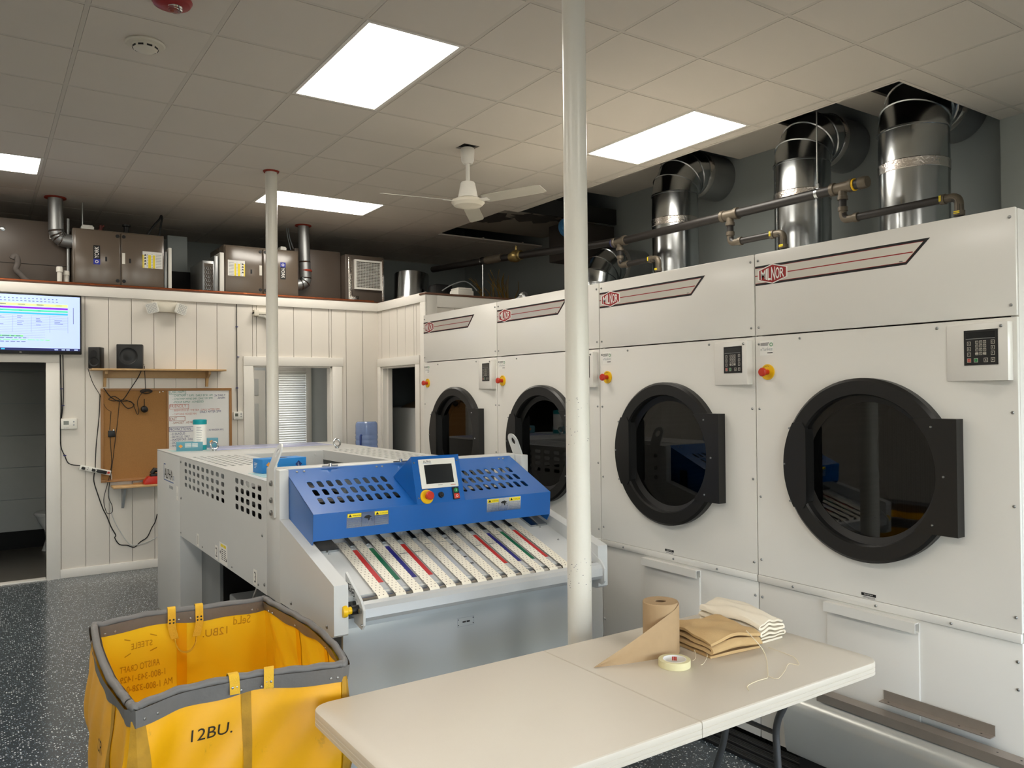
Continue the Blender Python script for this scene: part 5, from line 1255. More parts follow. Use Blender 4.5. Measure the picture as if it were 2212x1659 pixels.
# television
tx1, tz1, tz0 = .80, 2.663, 2.108; tx0 = tx1-.98
t = thing('television', 'wall-mounted television showing a coloured spreadsheet at the left edge', 'television', ((tx0+tx1)/2, YB-.05, tz0))
b = MB().m(black_pl); b.box(tx0, tx1, YB-.075, YB-.035, tz0, tz1, .004); b.box(tx0+.25, tx1-.25, YB-.035, YB-.001, tz0+.1, tz1-.1); part('casing', b, t)
b = MB(); FV = frame((tx0+.014, YB-.0752, tz0+.03), (1, 0, 0), (0, 0, 1)); sw, sh = tx1-tx0-.028, tz1-tz0-.045
b.m(tv_bg); b.rect(FV, 0, 0, sw, sh, .0005)
def tvr(m, u0, v0, u1, v1, c=.0009): b.m(m); b.rect(FV, u0*sw, v0*sh, u1*sw, v1*sh, c)
def tvt(m, s, u, v, h, w=None): b.m(m); b.text(s, frame(FV(u*sw, v*sh, 0), (1, 0, 0), (0, 0, 1)), h*sh, .0014, w=None if w is None else w*sw)
tvr(tv_navy, 0, 0, 1, .045); tvr(tv_y, .02, .80, .895, .85); tvr(tv_p, .02, .755, .895, .785); tvr(tv_g, .02, .705, .895, .735); tvr(tv_c, .02, .655, .895, .685)
for k in range(14): tvr(tv_ink, .02, .63-.03*k, .895 if k < 9 else .7, .632-.03*k)
for k in range(6): tvr(tv_ink, .12+.155*k, .33, .1215+.155*k, .63)
random.seed(4)
for r_ in range(6):
    for c_ in range(5):
        if random.random() < .75: tvr(tv_ink, .16+.155*c_, .61-.03*r_, .16+.155*c_+random.uniform(.02, .08), .618-.03*r_)
for c_ in range(5): tvr(tv_ink, .165+.155*c_, .82, .225+.155*c_, .833); tvr(tv_ink, .175+.155*c_, .765, .2+.155*c_, .772); tvr(tv_ink, .175+.155*c_, .715, .2+.155*c_, .722)
for k in range(22): tvr(tv_ink, .1+.033*k, .93, .112+.033*k, .945); tvr(tv_ink, .1+.033*k, .885, .118+.033*k, .897)
tvr(tv_gr, .02, .245, .52, .27); 
for k, w in enumerate((.5, .56, .74, .54)):
    x = .03
    while x < w: q = random.uniform(.02, .06); tvr(tv_ink if k != 2 else tv_gr, x, .252-.034*k, min(w, x+q), .265-.034*k, .0013); x += q+.012
for k, m_ in enumerate((tv_ink, red_pl, tv_c)): tvr(m_, .24+.05*k, .012, .27+.05*k, .034, .0013)
for u in (.78, .84, .88, .95): tvr(tv_bg, u, .012, u+.03, .03, .0013)
tvr(tv_ink, .94, .5, .945, .8)
part('screen', b, t)
b = MB().m(silver_lab); b.text('LG', frame((tx0+.48, YB-.0755, tz0+.01), (1, 0, 0), (0, 0, 1)), .009, .0002); part('brand_mark', b, t)
# emergency light
t = thing('emergency_light', 'white twin-head emergency light high on the back wall beside the television', 'emergency light', (1.545, YB, 2.55))
b = MB().m(ivory_pl); b.box(1.415, 1.675, YB-.055, YB, 2.548, 2.652, .012); part('housing', b, t)
for x, s_ in ((1.42, -1), (1.688, 1)):
    c = V((x, YB-.075, 2.583)); rz = s_*.35; n = V((math.sin(rz)*1.0, -math.cos(rz), -.15)).normalized(); u = V((0, 0, 1)).cross(n); u = -u if u.x < 0 else u; v = n.cross(u) if n.cross(u).z > 0 else -n.cross(u)
    ro = .24*s_; uu = u*math.cos(ro)-v*math.sin(ro)*1; vv = uu.cross(n)*-1; vv = vv if vv.z > 0 else -vv
    F = lambda a, c_, d, c=c, uu=uu, vv=vv, n=n: c+uu*a+vv*c_+n*d
    b = MB().m(white_pl); b.prism(rrect(-.055, -.052, .055, .052, .018, 4), F, -.015, .02); b.cyl(c-n*.015, V((x-s_*.03, YB-.03, 2.6)), .014, 12); hd_ = part('lamp_head', b, t)
    b = MB().m(cab_grey_d)
    for i in (-1, 0, 1):
        for j in (-1, 0, 1): b.sheet(circ(i*.031, j*.03, .013, 14), [circ(i*.031, j*.03, .0105, 14)], F, .02, .0212)
    part('reflectors', b, hd_)
# upper shelf
sz = 1.975
t = thing('wall_shelf', 'long pine wall shelf carrying the two black speakers', 'shelf', (1.485, YB, sz))
b = MB().m(wood); b.box(.872, 2.10, YB-.2, YB, sz-.018, sz, .003); part('board', b, t)
b = MB().m(wood); b.box(1.02, 1.94, YB-.02, YB, sz-.088, sz-.019, .002); part('back_rail', b, t)
for x in (1.0, 1.945):
    b = MB().m(wood); b.prism([(0, 0), (.155, 0), (.155, -.03), (.06, -.07), (.035, -.155), (0, -.155)], (lambda a, c, d: V((x-.012+d*.024, YB-a, sz-.019+c))), 0, 1); part('bracket', b, t)
# speakers
def rbox(b, F, w, d, h, bev): b.obox(F, 0, w, 0, h, -d, 0, bev)
px = w2(190, 752, YB-.1)[0]; t = thing('speaker', 'small black bookshelf speaker at the left end of the pine shelf', 'speaker', (px+.06, YB-.1, sz))
F = frame((px+.0, YB-.1, sz), (.9, -.43, 0), (0, 0, 1)); b = MB().m(black_satin); b.obox(F, 0, .105, .0, .205, -.12, 0, .006); part('cabinet', b, t)
for z, r in ((.145, .022), (.065, .04)):
    b = MB().m(black_pl); b.lathe([(r+.006, 0), (r+.006, .004), (r, .003), (r*.6, -.004 if z < .1 else .004), (0, .002)], F(.0525, z, .0), F(0, 0, 1)-F(0, 0, 0), seg=28); part('driver', b, t)
px = 1.085; t = thing('subwoofer', 'large black subwoofer box beside the small speaker on the pine shelf', 'subwoofer', (px+.12, YB-.12, sz))
F = frame((px, YB-.165, sz), (.98, -.2, 0), (0, 0, 1)); b = MB().m(black_satin); b.obox(F, 0, .23, .0, .235, -.165, 0, .006); part('cabinet', b, t)
b = MB().m(black_pl); b.lathe([(.088, 0), (.088, .006), (.078, .006), (.07, .001), (.045, .0005), (.02, .008), (0, .01)], F(.105, .122, 0), F(0, 0, 1)-F(0, 0, 0), seg=36); part('driver', b, t)
# cork and white board
x0, x1, z0, z1, xs_ = .966, 2.196, .876, 1.785, 1.577
t = thing('notice_board', 'oak framed board, cork at the left and a written whiteboard at the right', 'notice board', ((x0+x1)/2, YB, z0))
b = MB().m(wood_d); f = .026
b.box(x0, x1, YB-.024, YB, z1-f, z1, .003); b.box(x0, x1, YB-.024, YB, z0, z0+f, .003); b.box(x0, x0+f, YB-.024, YB, z0+f, z1-f, .003); b.box(x1-f, x1, YB-.024, YB, z0+f, z1-f, .003); b.box(xs_-f*.7, xs_, YB-.024, YB, z0+f, z1-f, .002); b.box(x0+.04, xs_-.1, YB-.05, YB-.024, z0+.004, z0+.018, .002); part('frame', b, t)
b = MB().m(cork); b.box(x0+f, xs_-f*.7, YB-.014, YB, z0+f, z1-f); part('cork_panel', b, t)
b = MB().m(wboard); b.box(xs_, x1-f, YB-.014, YB, z0+f, z1-f); wb = part('whiteboard', b, t)
YW = YB-.0145; b = MB()
def flush():
    global b
    part('marker_writing', b, wb); b = MB()
def wt(m, s, px, py, px1, h):
    a = at(px, py, y=YW); e = at(px1, py, y=YW); b.m(m); b.text(s, frame((a.x, YW, a.z), (1, 0, .012), (0, 0, 1)), h, .0006, w=e.x-a.x)
def wbx(m, xa, ya, xb, yb):
    p, q = at(xa, yb, y=YW), at(xb, ya, y=YW); Fq = frame((0, YW, 0), (1, 0, 0), (0, 0, 1)); b.m(m); b.sheet(rrect(p.x, p.z, q.x, q.z), [rrect(p.x+.004, p.z+.004, q.x-.004, q.z-.004)], Fq, .0003, .0008)
wt(ink_green, 'CHATHAM:', 367, 850, 399, .03); wbx(ink_green, 365, 842, 402, 852)
wt(ink_green, '- CHATHAM T SUPS : DAILY BY 8 : AM', 373, 857, 459, .02); wt(ink_green, '- CHATHAM WINE BAR : DAILY BY 2PM', 373, 864, 459, .02); wt(ink_green, '- PICKUP SUPPLY : AS NEEDED', 374, 871, 440, .02)
flush(); wt(ink_blue, '2x DAILY', 463, 856, 487, .022); wt(ink_blue, 'AM/PM', 470, 862, 486, .02)
flush(); wt(ink_pale, 'FRIENDLY :', 367, 881, 406, .03); wbx(ink_pale, 366, 873, 408, 884); wt(ink_pale, '- BREWSTER BY THE SEA : DAILY AFTER 2PM', 373, 889, 474, .02); wt(ink_pale, '- CAPTAINS HOUSE INN', 373, 897, 424, .02); wt(ink_blue, 'DAILY AFTER 2PM', 432, 892, 477, .022)
flush(); wt(ink_orange, 'EAST', 368, 908, 382, .026); wbx(ink_orange, 366, 899, 400, 910); wt(ink_orange, '- SAMOSET : AS NEEDED', 371, 916, 430, .022)
flush(); wt(ink_blue, 'PROVINCETOWN :', 367, 931, 415, .03); wbx(ink_blue, 365, 921, 418, 933)
for k, (s_, xe) in enumerate((('- 23 BUNDLES :', 402), ('- EASTWOOD : DAILY', 410), ('- WATERFORD : DAILY', 420), ('- CROWN', 388), ('- WHI', 380))): wt(ink_blue, s_, 369, 940+k*6.4, xe, .022)
flush(); wt(ink_blue, '( IN WAGON AM )', 449, 932, 483, .024); flush()
b = MB().m(steel)
for px_, py_ in ((345, 847), (352, 846)): b.lathe([(.006, 0), (.005, .006), (0, .007)], at(px_, py_, y=YB-.014), (0, -1, 0), seg=10)
part('push_pins', b, t)
# lower shelf
sz2 = .845
t = thing('wall_shelf', 'short lower pine shelf under the notice board on a grey bracket', 'shelf', (1.45, YB, sz2))
b = MB().m(wood); b.box(1.05, 1.95, YB-.2, YB, sz2-.02, sz2, .003); part('board', b, t)
for x in (1.155, 1.75):
    b = MB().m(cab_grey_d); b.prism([(0, 0), (.17, 0), (.17, -.012), (.03, -.2), (.0, -.21)], (lambda a, c, d: V((x-.011+d*.022, YB-a, sz2-.021+c))), 0, 1); part('bracket', b, t)
P = at(309, 1043, y=YB-.1); t = thing('battery_charger', 'red battery charger with a black battery on the lower pine shelf', 'charger', (P.x+.08, YB-.1, sz2))
F = frame((P.x, YB-.17, sz2), (1, 0, 0), (0, 0, 1)); b = MB().m(tool_red); b.prism([(0, 0), (.17, 0), (.17, .05), (.13, .075), (.04, .075), (0, .03)], F, -.1, 0); b.bev([f_ for f_ in b.bm.faces], .006); part('charger_body', b, t)
b = MB().m(black_pl); b.obox(F, .06, .16, .07, .1, -.085, -.015, .008); b.tube([F(.075, .1, -.05), F(.1, .135, -.05), F(.14, .125, -.05)], [.022, .026, .02], 12); part('battery', b, t)
# board eraser stick on tray
b = MB().m(wood_d); b.box(1.24, 1.36, YB-.075, YB-.05, sz2, sz2+.014, .003); solo('wood_stick', b, 'small wooden stick lying on the lower pine shelf left of the charger', 'stick')
# thermostats
def thermostat(x, z, w, h, lb):
    t = thing('thermostat', lb, 'thermostat', (x, YB, z-h/2), 'wall thermostats')
    b = MB().m(white_pl); b.box(x-w/2, x+w/2, YB-.028, YB, z-h/2, z+h/2, .008); part('case', b, t)
    b = MB().m(mat('lcd_grey', (96, 100, 90), .2)); F = frame((x, YB-.0285, z), (1, 0, 0), (0, 0, 1)); b.rect(F, -w*.34, -h*.08, -w*.02, h*.28, 0); part('display', b, t)
    b = MB().m(cab_grey_d)
    for v in (.2, -.1): b.lathe([(.007, 0), (.006, .003), (0, .003)], F(w*.28, h*v, 0), (0, -1, 0), seg=12)
    for u in (-.3, -.2, -.1): b.rect(F, w*u, -h*.38, w*u+.008, -h*.34, .0003)
    part('buttons', b, t)
thermostat(.698, 1.452, .137, .1, 'wide white thermostat on the back wall beside the left doorway')
thermostat(2.262, 1.492, .1, .085, 'small white thermostat between the whiteboard and the service window')
# power strip and leads
PA, PB = at(172, 1009, y=YB-.02), at(240, 1022, y=YB-.02); u = (PB-PA); L = u.length; u.normalize(); F = frame((PA.x, YB, PA.z), (u.x, 0, u.z), V((0, -1, 0)).cross(V((u.x, 0, u.z))))
v_ = V((-u.z, 0, u.x)); F = frame((PA.x, YB, PA.z), V((u.x, 0, u.z)), v_)
t = thing('power_strip', 'tilted white power strip screwed to the wall left of the cork board', 'power strip', PA)
b = MB().m(white_pl); b.obox(F, 0, L, -.024, .024, .0265, .035, .003); b.obox(F, .02, .08, -.015, .015, .0, .027); b.obox(F, .09, .15, -.015, .015, 0, .027); part('strip_body', b, t)
b = MB().m(ink)
for k in range(6): b.rect(F, .03+k*.038, .004, .036+k*.038, .012, .0354); b.rect(F, .03+k*.038, -.012, .036+k*.038, -.004, .0354)
part('sockets', b, t)
b = MB().m(red_pl); b.obox(F, L-.035, L-.015, -.01, .01, .035, .039); part('switch', b, t)
for k, (a0, a1, w) in enumerate(((.015, .045, .02), (.105, .135, .02), (.15, .235, .026))):
    b = MB().m(black_pl); b.obox(F, a0, a1, -w/2-.004, w/2, .036, .07, .005); solo('plug', b, ('small black plug at the left end of the power strip', 'small black plug in the middle of the power strip', 'large black adapter plug near the right end of the power strip')[k], 'plug')
def cable(px, lb, r=.0045, y=YB-.012, m=rubber, zs=None, name='cable'):
    pts = [at(x, yy, y=(y if zs is None else zs[i])) for i, (x, yy) in enumerate(px)]
    b = MB().m(m); b.tube(spline(pts, 6), r, 8); return solo(name, b, lb, 'cable', 'cables on the back wall')
cable([(130, 766), (131, 800), (132, 840), (133, 880), (131, 910), (131, 960), (140, 985), (150, 1002), (176, 1006)], 'black power lead running down beside the left doorway to the power strip')
cable([(136, 766), (137, 850), (136, 876), (133, 903)], 'short black lead from the television to the wide thermostat', .004)
cable([(511, 657), (511.5, 750), (512, 840), (512.5, 892)], 'thin black cable running straight down to the small thermostat', .0035)
cable([(190, 796), (200, 826), (215, 852), (228, 880), (240, 889)], 'thin black speaker wire hanging from the left end of the shelf', .0028)
cable([(311, 786), (300, 812), (282, 840), (262, 866), (240, 858), (224, 838)], 'black audio cable drooping from the subwoofer to the cork board', .0042, YB-.03)
cable([(312, 790), (314, 830), (315, 845)], 'thin black wire hanging straight from the shelf to its coil', .003, YB-.03)
cable([(262, 866), (247, 856), (235, 862), (246, 866), (270, 864), (290, 874), (276, 882), (260, 866)], 'loose loop of black cable pinned on the cork', .0036, YB-.03)
cable([(262, 868), (284, 868), (296, 894), (300, 888), (297, 868), (306, 850), (318, 845)], 'second loose black cable loop right of the pinned loop', .003, YB-.032)
cable([(216, 852), (214, 900), (208, 960), (206, 1000), (206, 1016)], 'black lead falling along the left edge of the cork board', .0042, YB-.03)
cable([(240, 889), (237, 930), (239, 960), (241, 1000), (236, 1030), (232, 1046), (224, 1080), (230, 1106), (237, 1110)], 'thin black wire falling past the adapter on the cork', .003, YB-.03)
cable([(258, 868), (254, 910), (249, 950), (243, 1000), (238, 1035), (234, 1070), (242, 1092), (243, 1105), (237, 1110)], 'second thin black wire falling down the middle of the cork', .003, YB-.034)
cable([(204, 1020), (203, 1040), (212, 1070), (222, 1098), (231, 1116), (240, 1138), (250, 1156), (248, 1162), (258, 1176), (275, 1178), (290, 1182), (304, 1170), (318, 1160), (328, 1140), (335, 1128), (340, 1110)], 'thick black lead looping low on the wall towards the folding machine', .005)
cable([(240, 1022), (241, 1034), (236, 1044), (237, 1080), (242, 1112), (256, 1142), (275, 1170), (290, 1178), (320, 1170), (339, 1160)], 'pale grey lead looping low on the wall beside the black one', .004, YB-.016, cab_grey)
for px_, py_ in ((133, 840), (136, 876), (140, 984), (511.5, 706), (514, 771), (512, 838)):
    p = at(px_, py_, y=YB-.008); b = MB().m(ink_blue); b.box(p.x-.012, p.x+.012, YB-.018, YB, p.z-.004, p.z+.004, .001); solo('cable_clip', b, 'small blue clip pinning a cable to the white wall', 'cable clip', 'blue cable clips')
p = at(312, 884, y=YB-.062); b = MB().m(black_pl); b.lathe([(0, -.03), (.022, -.026), (.034, -.008), (.034, .01), (.02, .026), (0, .03)], p, (.4, -.8, .3), seg=20); b.cyl(p, at(312, 862, y=YB-.03), .003, 6); solo('microphone_puck', b, 'round black puck hanging by its wire in front of the cork', 'microphone')
p = at(241, 937, y=YB-.024); b = MB().m(black_pl); b.box(p.x-.03, p.x+.03, YB-.036, YB-.014, p.z-.03, p.z+.03, .003); b.m(galv); b.box(p.x-.02, p.x-.012, YB-.03, YB-.022, p.z+.03, p.z+.042); b.box(p.x+.012, p.x+.02, YB-.03, YB-.022, p.z+.03, p.z+.042); solo('audio_adapter', b, 'small square black adapter hanging on wires at the left of the cork', 'adapter')
b = MB().m(rubber); p = at(316, 845, y=YB-.034)
for k in range(4): b.tube([p+V((.055*math.cos(a)*(1-.1*k), -.004*k, .02*math.sin(a)*(1-.15*k)-.004*k)) for a in [2*PI*q/20 for q in range(20)]], .003, 6, closed=True)
solo('cable_coil', b, 'tied coil of thin black wire at the top of the cork', 'cable')
# sensor bracket by the far column
p = at(548, 676, y=YB-.05); q = at(582, 676, y=YB-.05); t = thing('wall_sensor', 'white sensor on a small angled arm high on the wall beside the far column', 'sensor', (p.x+.06, YB, 2.5))
b = MB().m(ivory_pl); b.box(p.x, q.x+.06, YB-.07, YB-.0, p.z-.012, p.z+.016, .004); b.box(p.x, p.x+.05, YB-.078, YB-.0, p.z-.03, p.z+.034, .005); part('mounting_bar', b, t)
b = MB().m(white_pl); b.tube(fillet([V((p.x+.05, YB-.04, p.z-.02)), V((q.x-.02, YB-.04, p.z-.03)), V((q.x+.015, YB-.05, p.z-.16))], .05, 6), [.016]*2+[.02]*6+[.034]*0+[.026]*0 if False else .02, 12); part('arm', b, t)
# water bottle on its cooler
P = at(792, 965, y=8.2); zt = at(792, 910, y=8.2).z; zb = zt-.42; C = V((P.x, 8.2, 0)); r = (at(817, 940, y=8.2).x-at(766, 940, y=8.2).x)/2*.88
t = thing('water_cooler', 'white water cooler under the blue bottle, behind the folding machine', 'water cooler', C)
b = MB().m(white_pl); b.box(C.x-.15, C.x+.15, C.y-.15, C.y+.15, .0, zb-.02, .012); part('cooler_body', b, t)
b = MB().m(cab_grey); b.lathe([(.15, zb-.02), (.14, zb), (.08, zb), (.07, zb-.02)], C, seg=32, close=True); part('collar', b, t)
t = thing('water_bottle', 'big translucent blue water bottle standing before the alcove doorway', 'water bottle', C+V((0, 0, zb)))
pr = [(.0, zb+.0), (r*.4, zb+.0), (r*.9, zb+.05), (r, zb+.08)]
for k in range(4): z = zb+.09+.055*k; pr += [(r, z), (r*.97, z+.01), (r*.97, z+.02), (r, z+.03)]
pr += [(r*.98, zt-.09), (r*.985, zt-.07), (r*.985, zt-.045), (r*.95, zt-.018), (r*.84, zt-.003), (r*.4, zt), (0, zt)]
b = MB().m(jug_blue); b.lathe(pr, C, seg=40); part('bottle_body', b, t)
b = MB().m(mat('dark_blue_handle', (38, 60, 120), .3)); d = V((-.78, -.62, 0)); sd = V((0, 0, 1)).cross(d)
b.tube(fillet([C+d*(r*.9)+V((0, 0, zt-.15)), C+d*(r*1.12)+V((0, 0, zt-.15)), C+d*(r*1.12)+V((0, 0, zt-.30)), C+d*(r*.9)+V((0, 0, zt-.30))], .03, 4), .012, 10); part('handle', b, t)
# things behind the doorways
b = MB().m(cab_grey); P = at(876, 881, x=4.25); b.box(4.25, 4.95, 7.5, 9.6, .004, P.z, .01); solo('storage_cabinet', b, 'grey cabinet in the dark room behind the alcove doorway', 'cabinet')
b = MB().m(mat('brown_sack', (84, 68, 50), .9, var=.3, vs=20, bump=.4, bs=40)); b.grid(lambda u, v: V((4.3+.5*u, 8.0+.9*v, P.z+.001+.1*math.sin(PI*u)**.5*math.sin(PI*v)**.5*(1+.2*math.sin(9*u+7*v)))), 16, 16); b.poly([V((4.3, 8.0, P.z+.001)), V((4.8, 8.0, P.z+.001)), V((4.8, 8.9, P.z+.001)), V((4.3, 8.9, P.z+.001))]); solo('brown_bundle', b, 'brown bundle lying on the grey cabinet in the dark room', 'bundle')
TB = at(93, 1192, z=.004); TC = V((TB.x+.12, TB.y+.1, .004)); t = thing('toilet', 'white toilet partly visible in the dark room behind the left doorway', 'toilet', TC)
b = MB().m(toilet_w); b.lathe([(0, 0), (.13, 0), (.12, .02), (.09, .12), (.1, .22), (.17, .34), (.19, .39), (.0, .39)], TC, seg=32); part('bowl', b, t)
b = MB().m(toilet_w); b.lathe([(0, .39), (.2, .392), (.205, .41), (.19, .425), (0, .43)], TC, seg=32); part('seat_lid', b, t)
b = MB().m(toilet_w); b.box(TC.x+.12, TC.x+.33, TC.y-.22, TC.y+.22, .36, .76, .02); b.box(TC.x+.11, TC.x+.34, TC.y-.23, TC.y+.23, .76, .79, .01); b.box(TC.x+.05, TC.x+.28, TC.y-.1, TC.y+.1, 0, .37, .02); part('tank', b, t)

# ================================================================== loft: furnaces and ducts
YU = 8.78; ZL = 2.74
def up_(px, py): p = at(px, py, y=YU); return p.x, p.z
def furnace(pl, pr, lb, seam_px, badge, label_px, flip):
    x0, z1 = up_(*pl); x1 = up_(*pr)[0]; z1 = max(z1, up_(*pr)[1])-.015; z0 = ZL+.06; D = .62
    t = thing('furnace', lb, 'furnace', ((x0+x1)/2, YU+D/2, ZL), 'taupe furnaces on the loft')
    xs_ = up_(seam_px, 560)[0]
    b = MB().m(bronze); b.box(x0, x1, YU+.022, YU+D, z0, z1, .006); part('cabinet', b, t)
    F = frame((0, YU, 0), (1, 0, 0), (0, 0, 1)); ds = []
    for a0, a1 in ((x0+.012, xs_-.003), (xs_+.003, x1-.012)):
        b = MB().m(bronze); b.obox(F, a0, a1, z0+.02, z1-.012, -.024, 0, .014); ds.append(part('door', b, t))
    for k, xk in enumerate((xs_-.028, xs_+.028)):
        for z in (z1-.05, z0+.07):
            b = MB().m(black_pl); b.lathe([(.018, 0), (.016, .006), (0, .007)], F(xk, z, 0), (0, -1, 0), seg=18); part('latch_knob', b, ds[k])
        b = MB().m(ink); xm = (x0+xs_)/2+.08 if k == 0 else (x1+xs_)/2-.12; b.obox(F, xm-.009, xm+.009, (z0+z1)/2-.028, (z0+z1)/2+.018, -.002, .003, .002); part('finger_slot', b, ds[k])
    bx = up_(badge, 545)[0]; zc = (z0+z1)/2+.03; kd = ds[0] if bx < xs_ else ds[1]
    b = MB().m(ink); Fr = (lambda a, c, d: F(bx-c, zc+a, d)) if not flip else (lambda a, c, d: F(bx+c, zc-a, d))
    b.rect(Fr, -.095, -.03, .095, .03, .0008); b.m(label_blue); b.rect(Fr, -.095, -.03, -.04, .03, .0011); b.m(paper_w); b.text('YORK~', lambda a, c, d: Fr(a-.034, c-.019, d), .038, .0014, w=.118)
    for a in range(0, 360, 45): b.sheet(circ(-.067+.012*math.cos(math.radians(a)), .012*math.sin(math.radians(a)), .0045, 8), [], Fr, .0011, .0014)
    part('brand_badge', b, kd)
    lx0, lx1 = up_(label_px[0], 560)[0], up_(label_px[1], 560)[0]; lz = (z0+z1)/2+.02; kd = ds[0] if lx0 < xs_ else ds[1]
    b = MB().m(paper_w); b.rect(F, lx0, lz-.085, lx1, lz+.085, .001); w = lx1-lx0; sg = (lambda u: lx0+w*u) if not flip else (lambda u: lx1-w*u)
    b.m(label_y)
    for u0__, u1__ in ((.0, .05), (.08, .1), (.28, .42), (.52, .62)): a, c = sorted((sg(u0__), sg(u1__))); b.rect(F, a, lz-.085, c, lz+.05, .0014)
    b.m(ink)
    for k in range(4): a = sg(.13); b.poly([F(a-.012, lz-.05+.03*k, .0015), F(a+.012, lz-.05+.03*k, .0015), F(a, lz-.03+.03*k, .0015)])
    b.m(cab_grey_d)
    for k in range(9):
        for u0__, u1__ in ((.2, .26), (.44, .5), (.66, .94)): a, c = sorted((sg(u0__), sg(u1__))); b.rect(F, a, lz-.075+.016*k, c, lz-.07+.016*k, .0014)
    part('warning_label', b, kd)
    sx = up_(label_px[2], 560)[0]; b = MB().m(silver_lab); b.rect(F, sx-.014, lz-.06, sx+.014, lz+.05, .0012); part('small_label', b, t)
    b = MB().m(black_matt); b.box(x0+.05, x1-.05, YU+.05, YU+D-.05, ZL, z0); part('support_rail', b, t)
    return x0, x1, z0, z1
f1 = furnace((157, 487), (355, 508), 'left taupe furnace on the loft, above the pine shelf', 261, 209, (308, 351, 267), False)
f2 = furnace((484, 524), (645.5, 541), 'right taupe furnace on the loft, behind the far thin column', 568, 611, (492, 529, 563), True)
# filter racks
def rack(x0, x1, lb):
    t = thing('filter_rack', lb, 'filter rack', ((x0+x1)/2, YU+.3, ZL)); b = MB().m(galv_d)
    b.box(x0, x0+(x1-x0)*.4, YU+.02, YU+.62, ZL+.05, f1[3]-.16, .004); b.m(white_pl); b.box(x0+(x1-x0)*.55, x1, YU, YU+.6, ZL+.03, f1[3]-.12, .004); part('rack_frame', b, t)
    return t
rack(f1[1]+.002, f1[1]+.07, 'pale filter rack at the right side of the left furnace')
xa = up_(438, 600)[0]; t = rack(f2[0]-.1, f2[0]-.002, 'pale filter rack at the left side of the right furnace')
zc_ = (ZL+.05, f1[3]-.22); b = MB().m(galv_d); b.box(xa, f2[0]-.105, YU+.01, YU+.6, zc_[0], zc_[1], .004); b.m(mat('filter_media', (92, 84, 76), .9, var=.4, vs=30))
b.box(xa+.02, f2[0]-.115, YU+.004, YU+.012, zc_[0]+.03, zc_[1]-.03); b.m(galv)
for k in range(6): 
    w = f2[0]-.135-xa
    for q in (1, -1):
        pts = [V((xa+.02+w*i/12, YU+.0, zc_[0]+.04+(zc_[1]-zc_[0]-.1)*(k+.5+.5*q*math.sin(i*1.2))/6)) for i in range(13)]; b.tube(pts, .002, 5)
solo('air_filter', b, 'pleated air filter in its grey housing left of the right furnace', 'filter')
b = MB().m(grey_wall); 
q0, q1 = at(362, 508, y=9.6), at(405, 578, y=9.6); b.box(q0.x, q1.x, 9.6, 9.66, ZL, q0.z, .003); solo('partition_board', b, 'blue grey upright board behind the gap between the furnaces', 'board')
b = MB().m(black_matt); q2, q3 = at(362, 582, y=9.42), at(436, 590, y=9.42); b.box(q2.x, q3.x, 9.42, 9.58, ZL, q3.z, .01); solo('dark_return_box', b, 'black box standing low between the two furnaces', 'box')
# plenums
x0, z1 = up_(-60, 455); b = MB().m(bronze_d); b.box(x0-.6, f1[0]-.03, YU+.17, YU+.72, ZL, z1-.0, .012); t = solo('plenum_duct', b, 'big taupe plenum left of the left furnace, cut by the photo edge', 'plenum')
p = at(6, 494, y=YU+.17); b = MB().m(galv); b.lathe([(.0, .002), (.018, .002), (.022, 0)], (p.x, YU+.17, p.z), (0, -1, 0), seg=20); ORG[t.name] = t.location.copy(); part('test_cap', b, t)
b = MB().m(black_matt); p = at(3, 566, y=YU+.17); b.box(x0-.6, f1[0]-.04, YU+.166, YU+.17, p.z-.002, p.z+.002); part('seam_line', b, t)
px1, pz1 = up_(747, 540); b = MB().m(bronze_d); b.box(f2[1]+.004, px1, YU+.16, YU+.7, ZL+.02, pz1+.0, .012); solo('plenum_duct', b, 'taupe plenum between the right furnace and the air grille', 'plenum')
# grille box
gx0, gz1 = up_(752, 550); gx1, gz0 = up_(832, 640); t = thing('air_grille', 'white square air grille on a dark duct end above the alcove corner', 'grille', ((gx0+gx1)/2, YU+.3, ZL))
b = MB().m(bronze_d); b.box(px1+.003, gx1, YU+.03, YU+.6, ZL+.02, gz1+.01, .01); b.m(foil); b.box(gx0+.01, gx0+.06, YU+.02, YU+.032, ZL+.08, gz1-.02, .004); b.box(gx0+.02, gx0+.14, YU+.018, YU+.03, ZL+.06, ZL+.14, .004); b.box(gx1-.03, gx1-.004, YU+.022, YU+.031, ZL+.05, gz1-.02, .004); part('duct_end', b, t)
hx0, hz1 = up_(766, 560); hx1, hz0 = up_(825, 628); b = MB().m(white_pl); F = frame((0, YU, 0), (1, 0, 0), (0, 0, 1)); b.sheet(rrect(hx0, hz0, hx1, hz1), [rrect(hx0+.022, hz0+.022, hx1-.022, hz1-.022)], F, -.03, .006); fr = part('grille_frame', b, t)
b = MB().m(white_pl)
n = 17
for k in range(1, n): z = hz0+.022+(hz1-hz0-.044)*k/n; b.box(hx0+.02, hx1-.02, YU-.002, YU+.012, z-.0025, z+.0025)
part('louvres', b, fr); b = MB().m(white_pl)
for k in range(1, 15): x = hx0+.022+(hx1-hx0-.044)*k/15; b.box(x-.002, x+.002, YU+.014, YU+.03, hz0+.02, hz1-.02)
part('rear_vanes', b, fr)
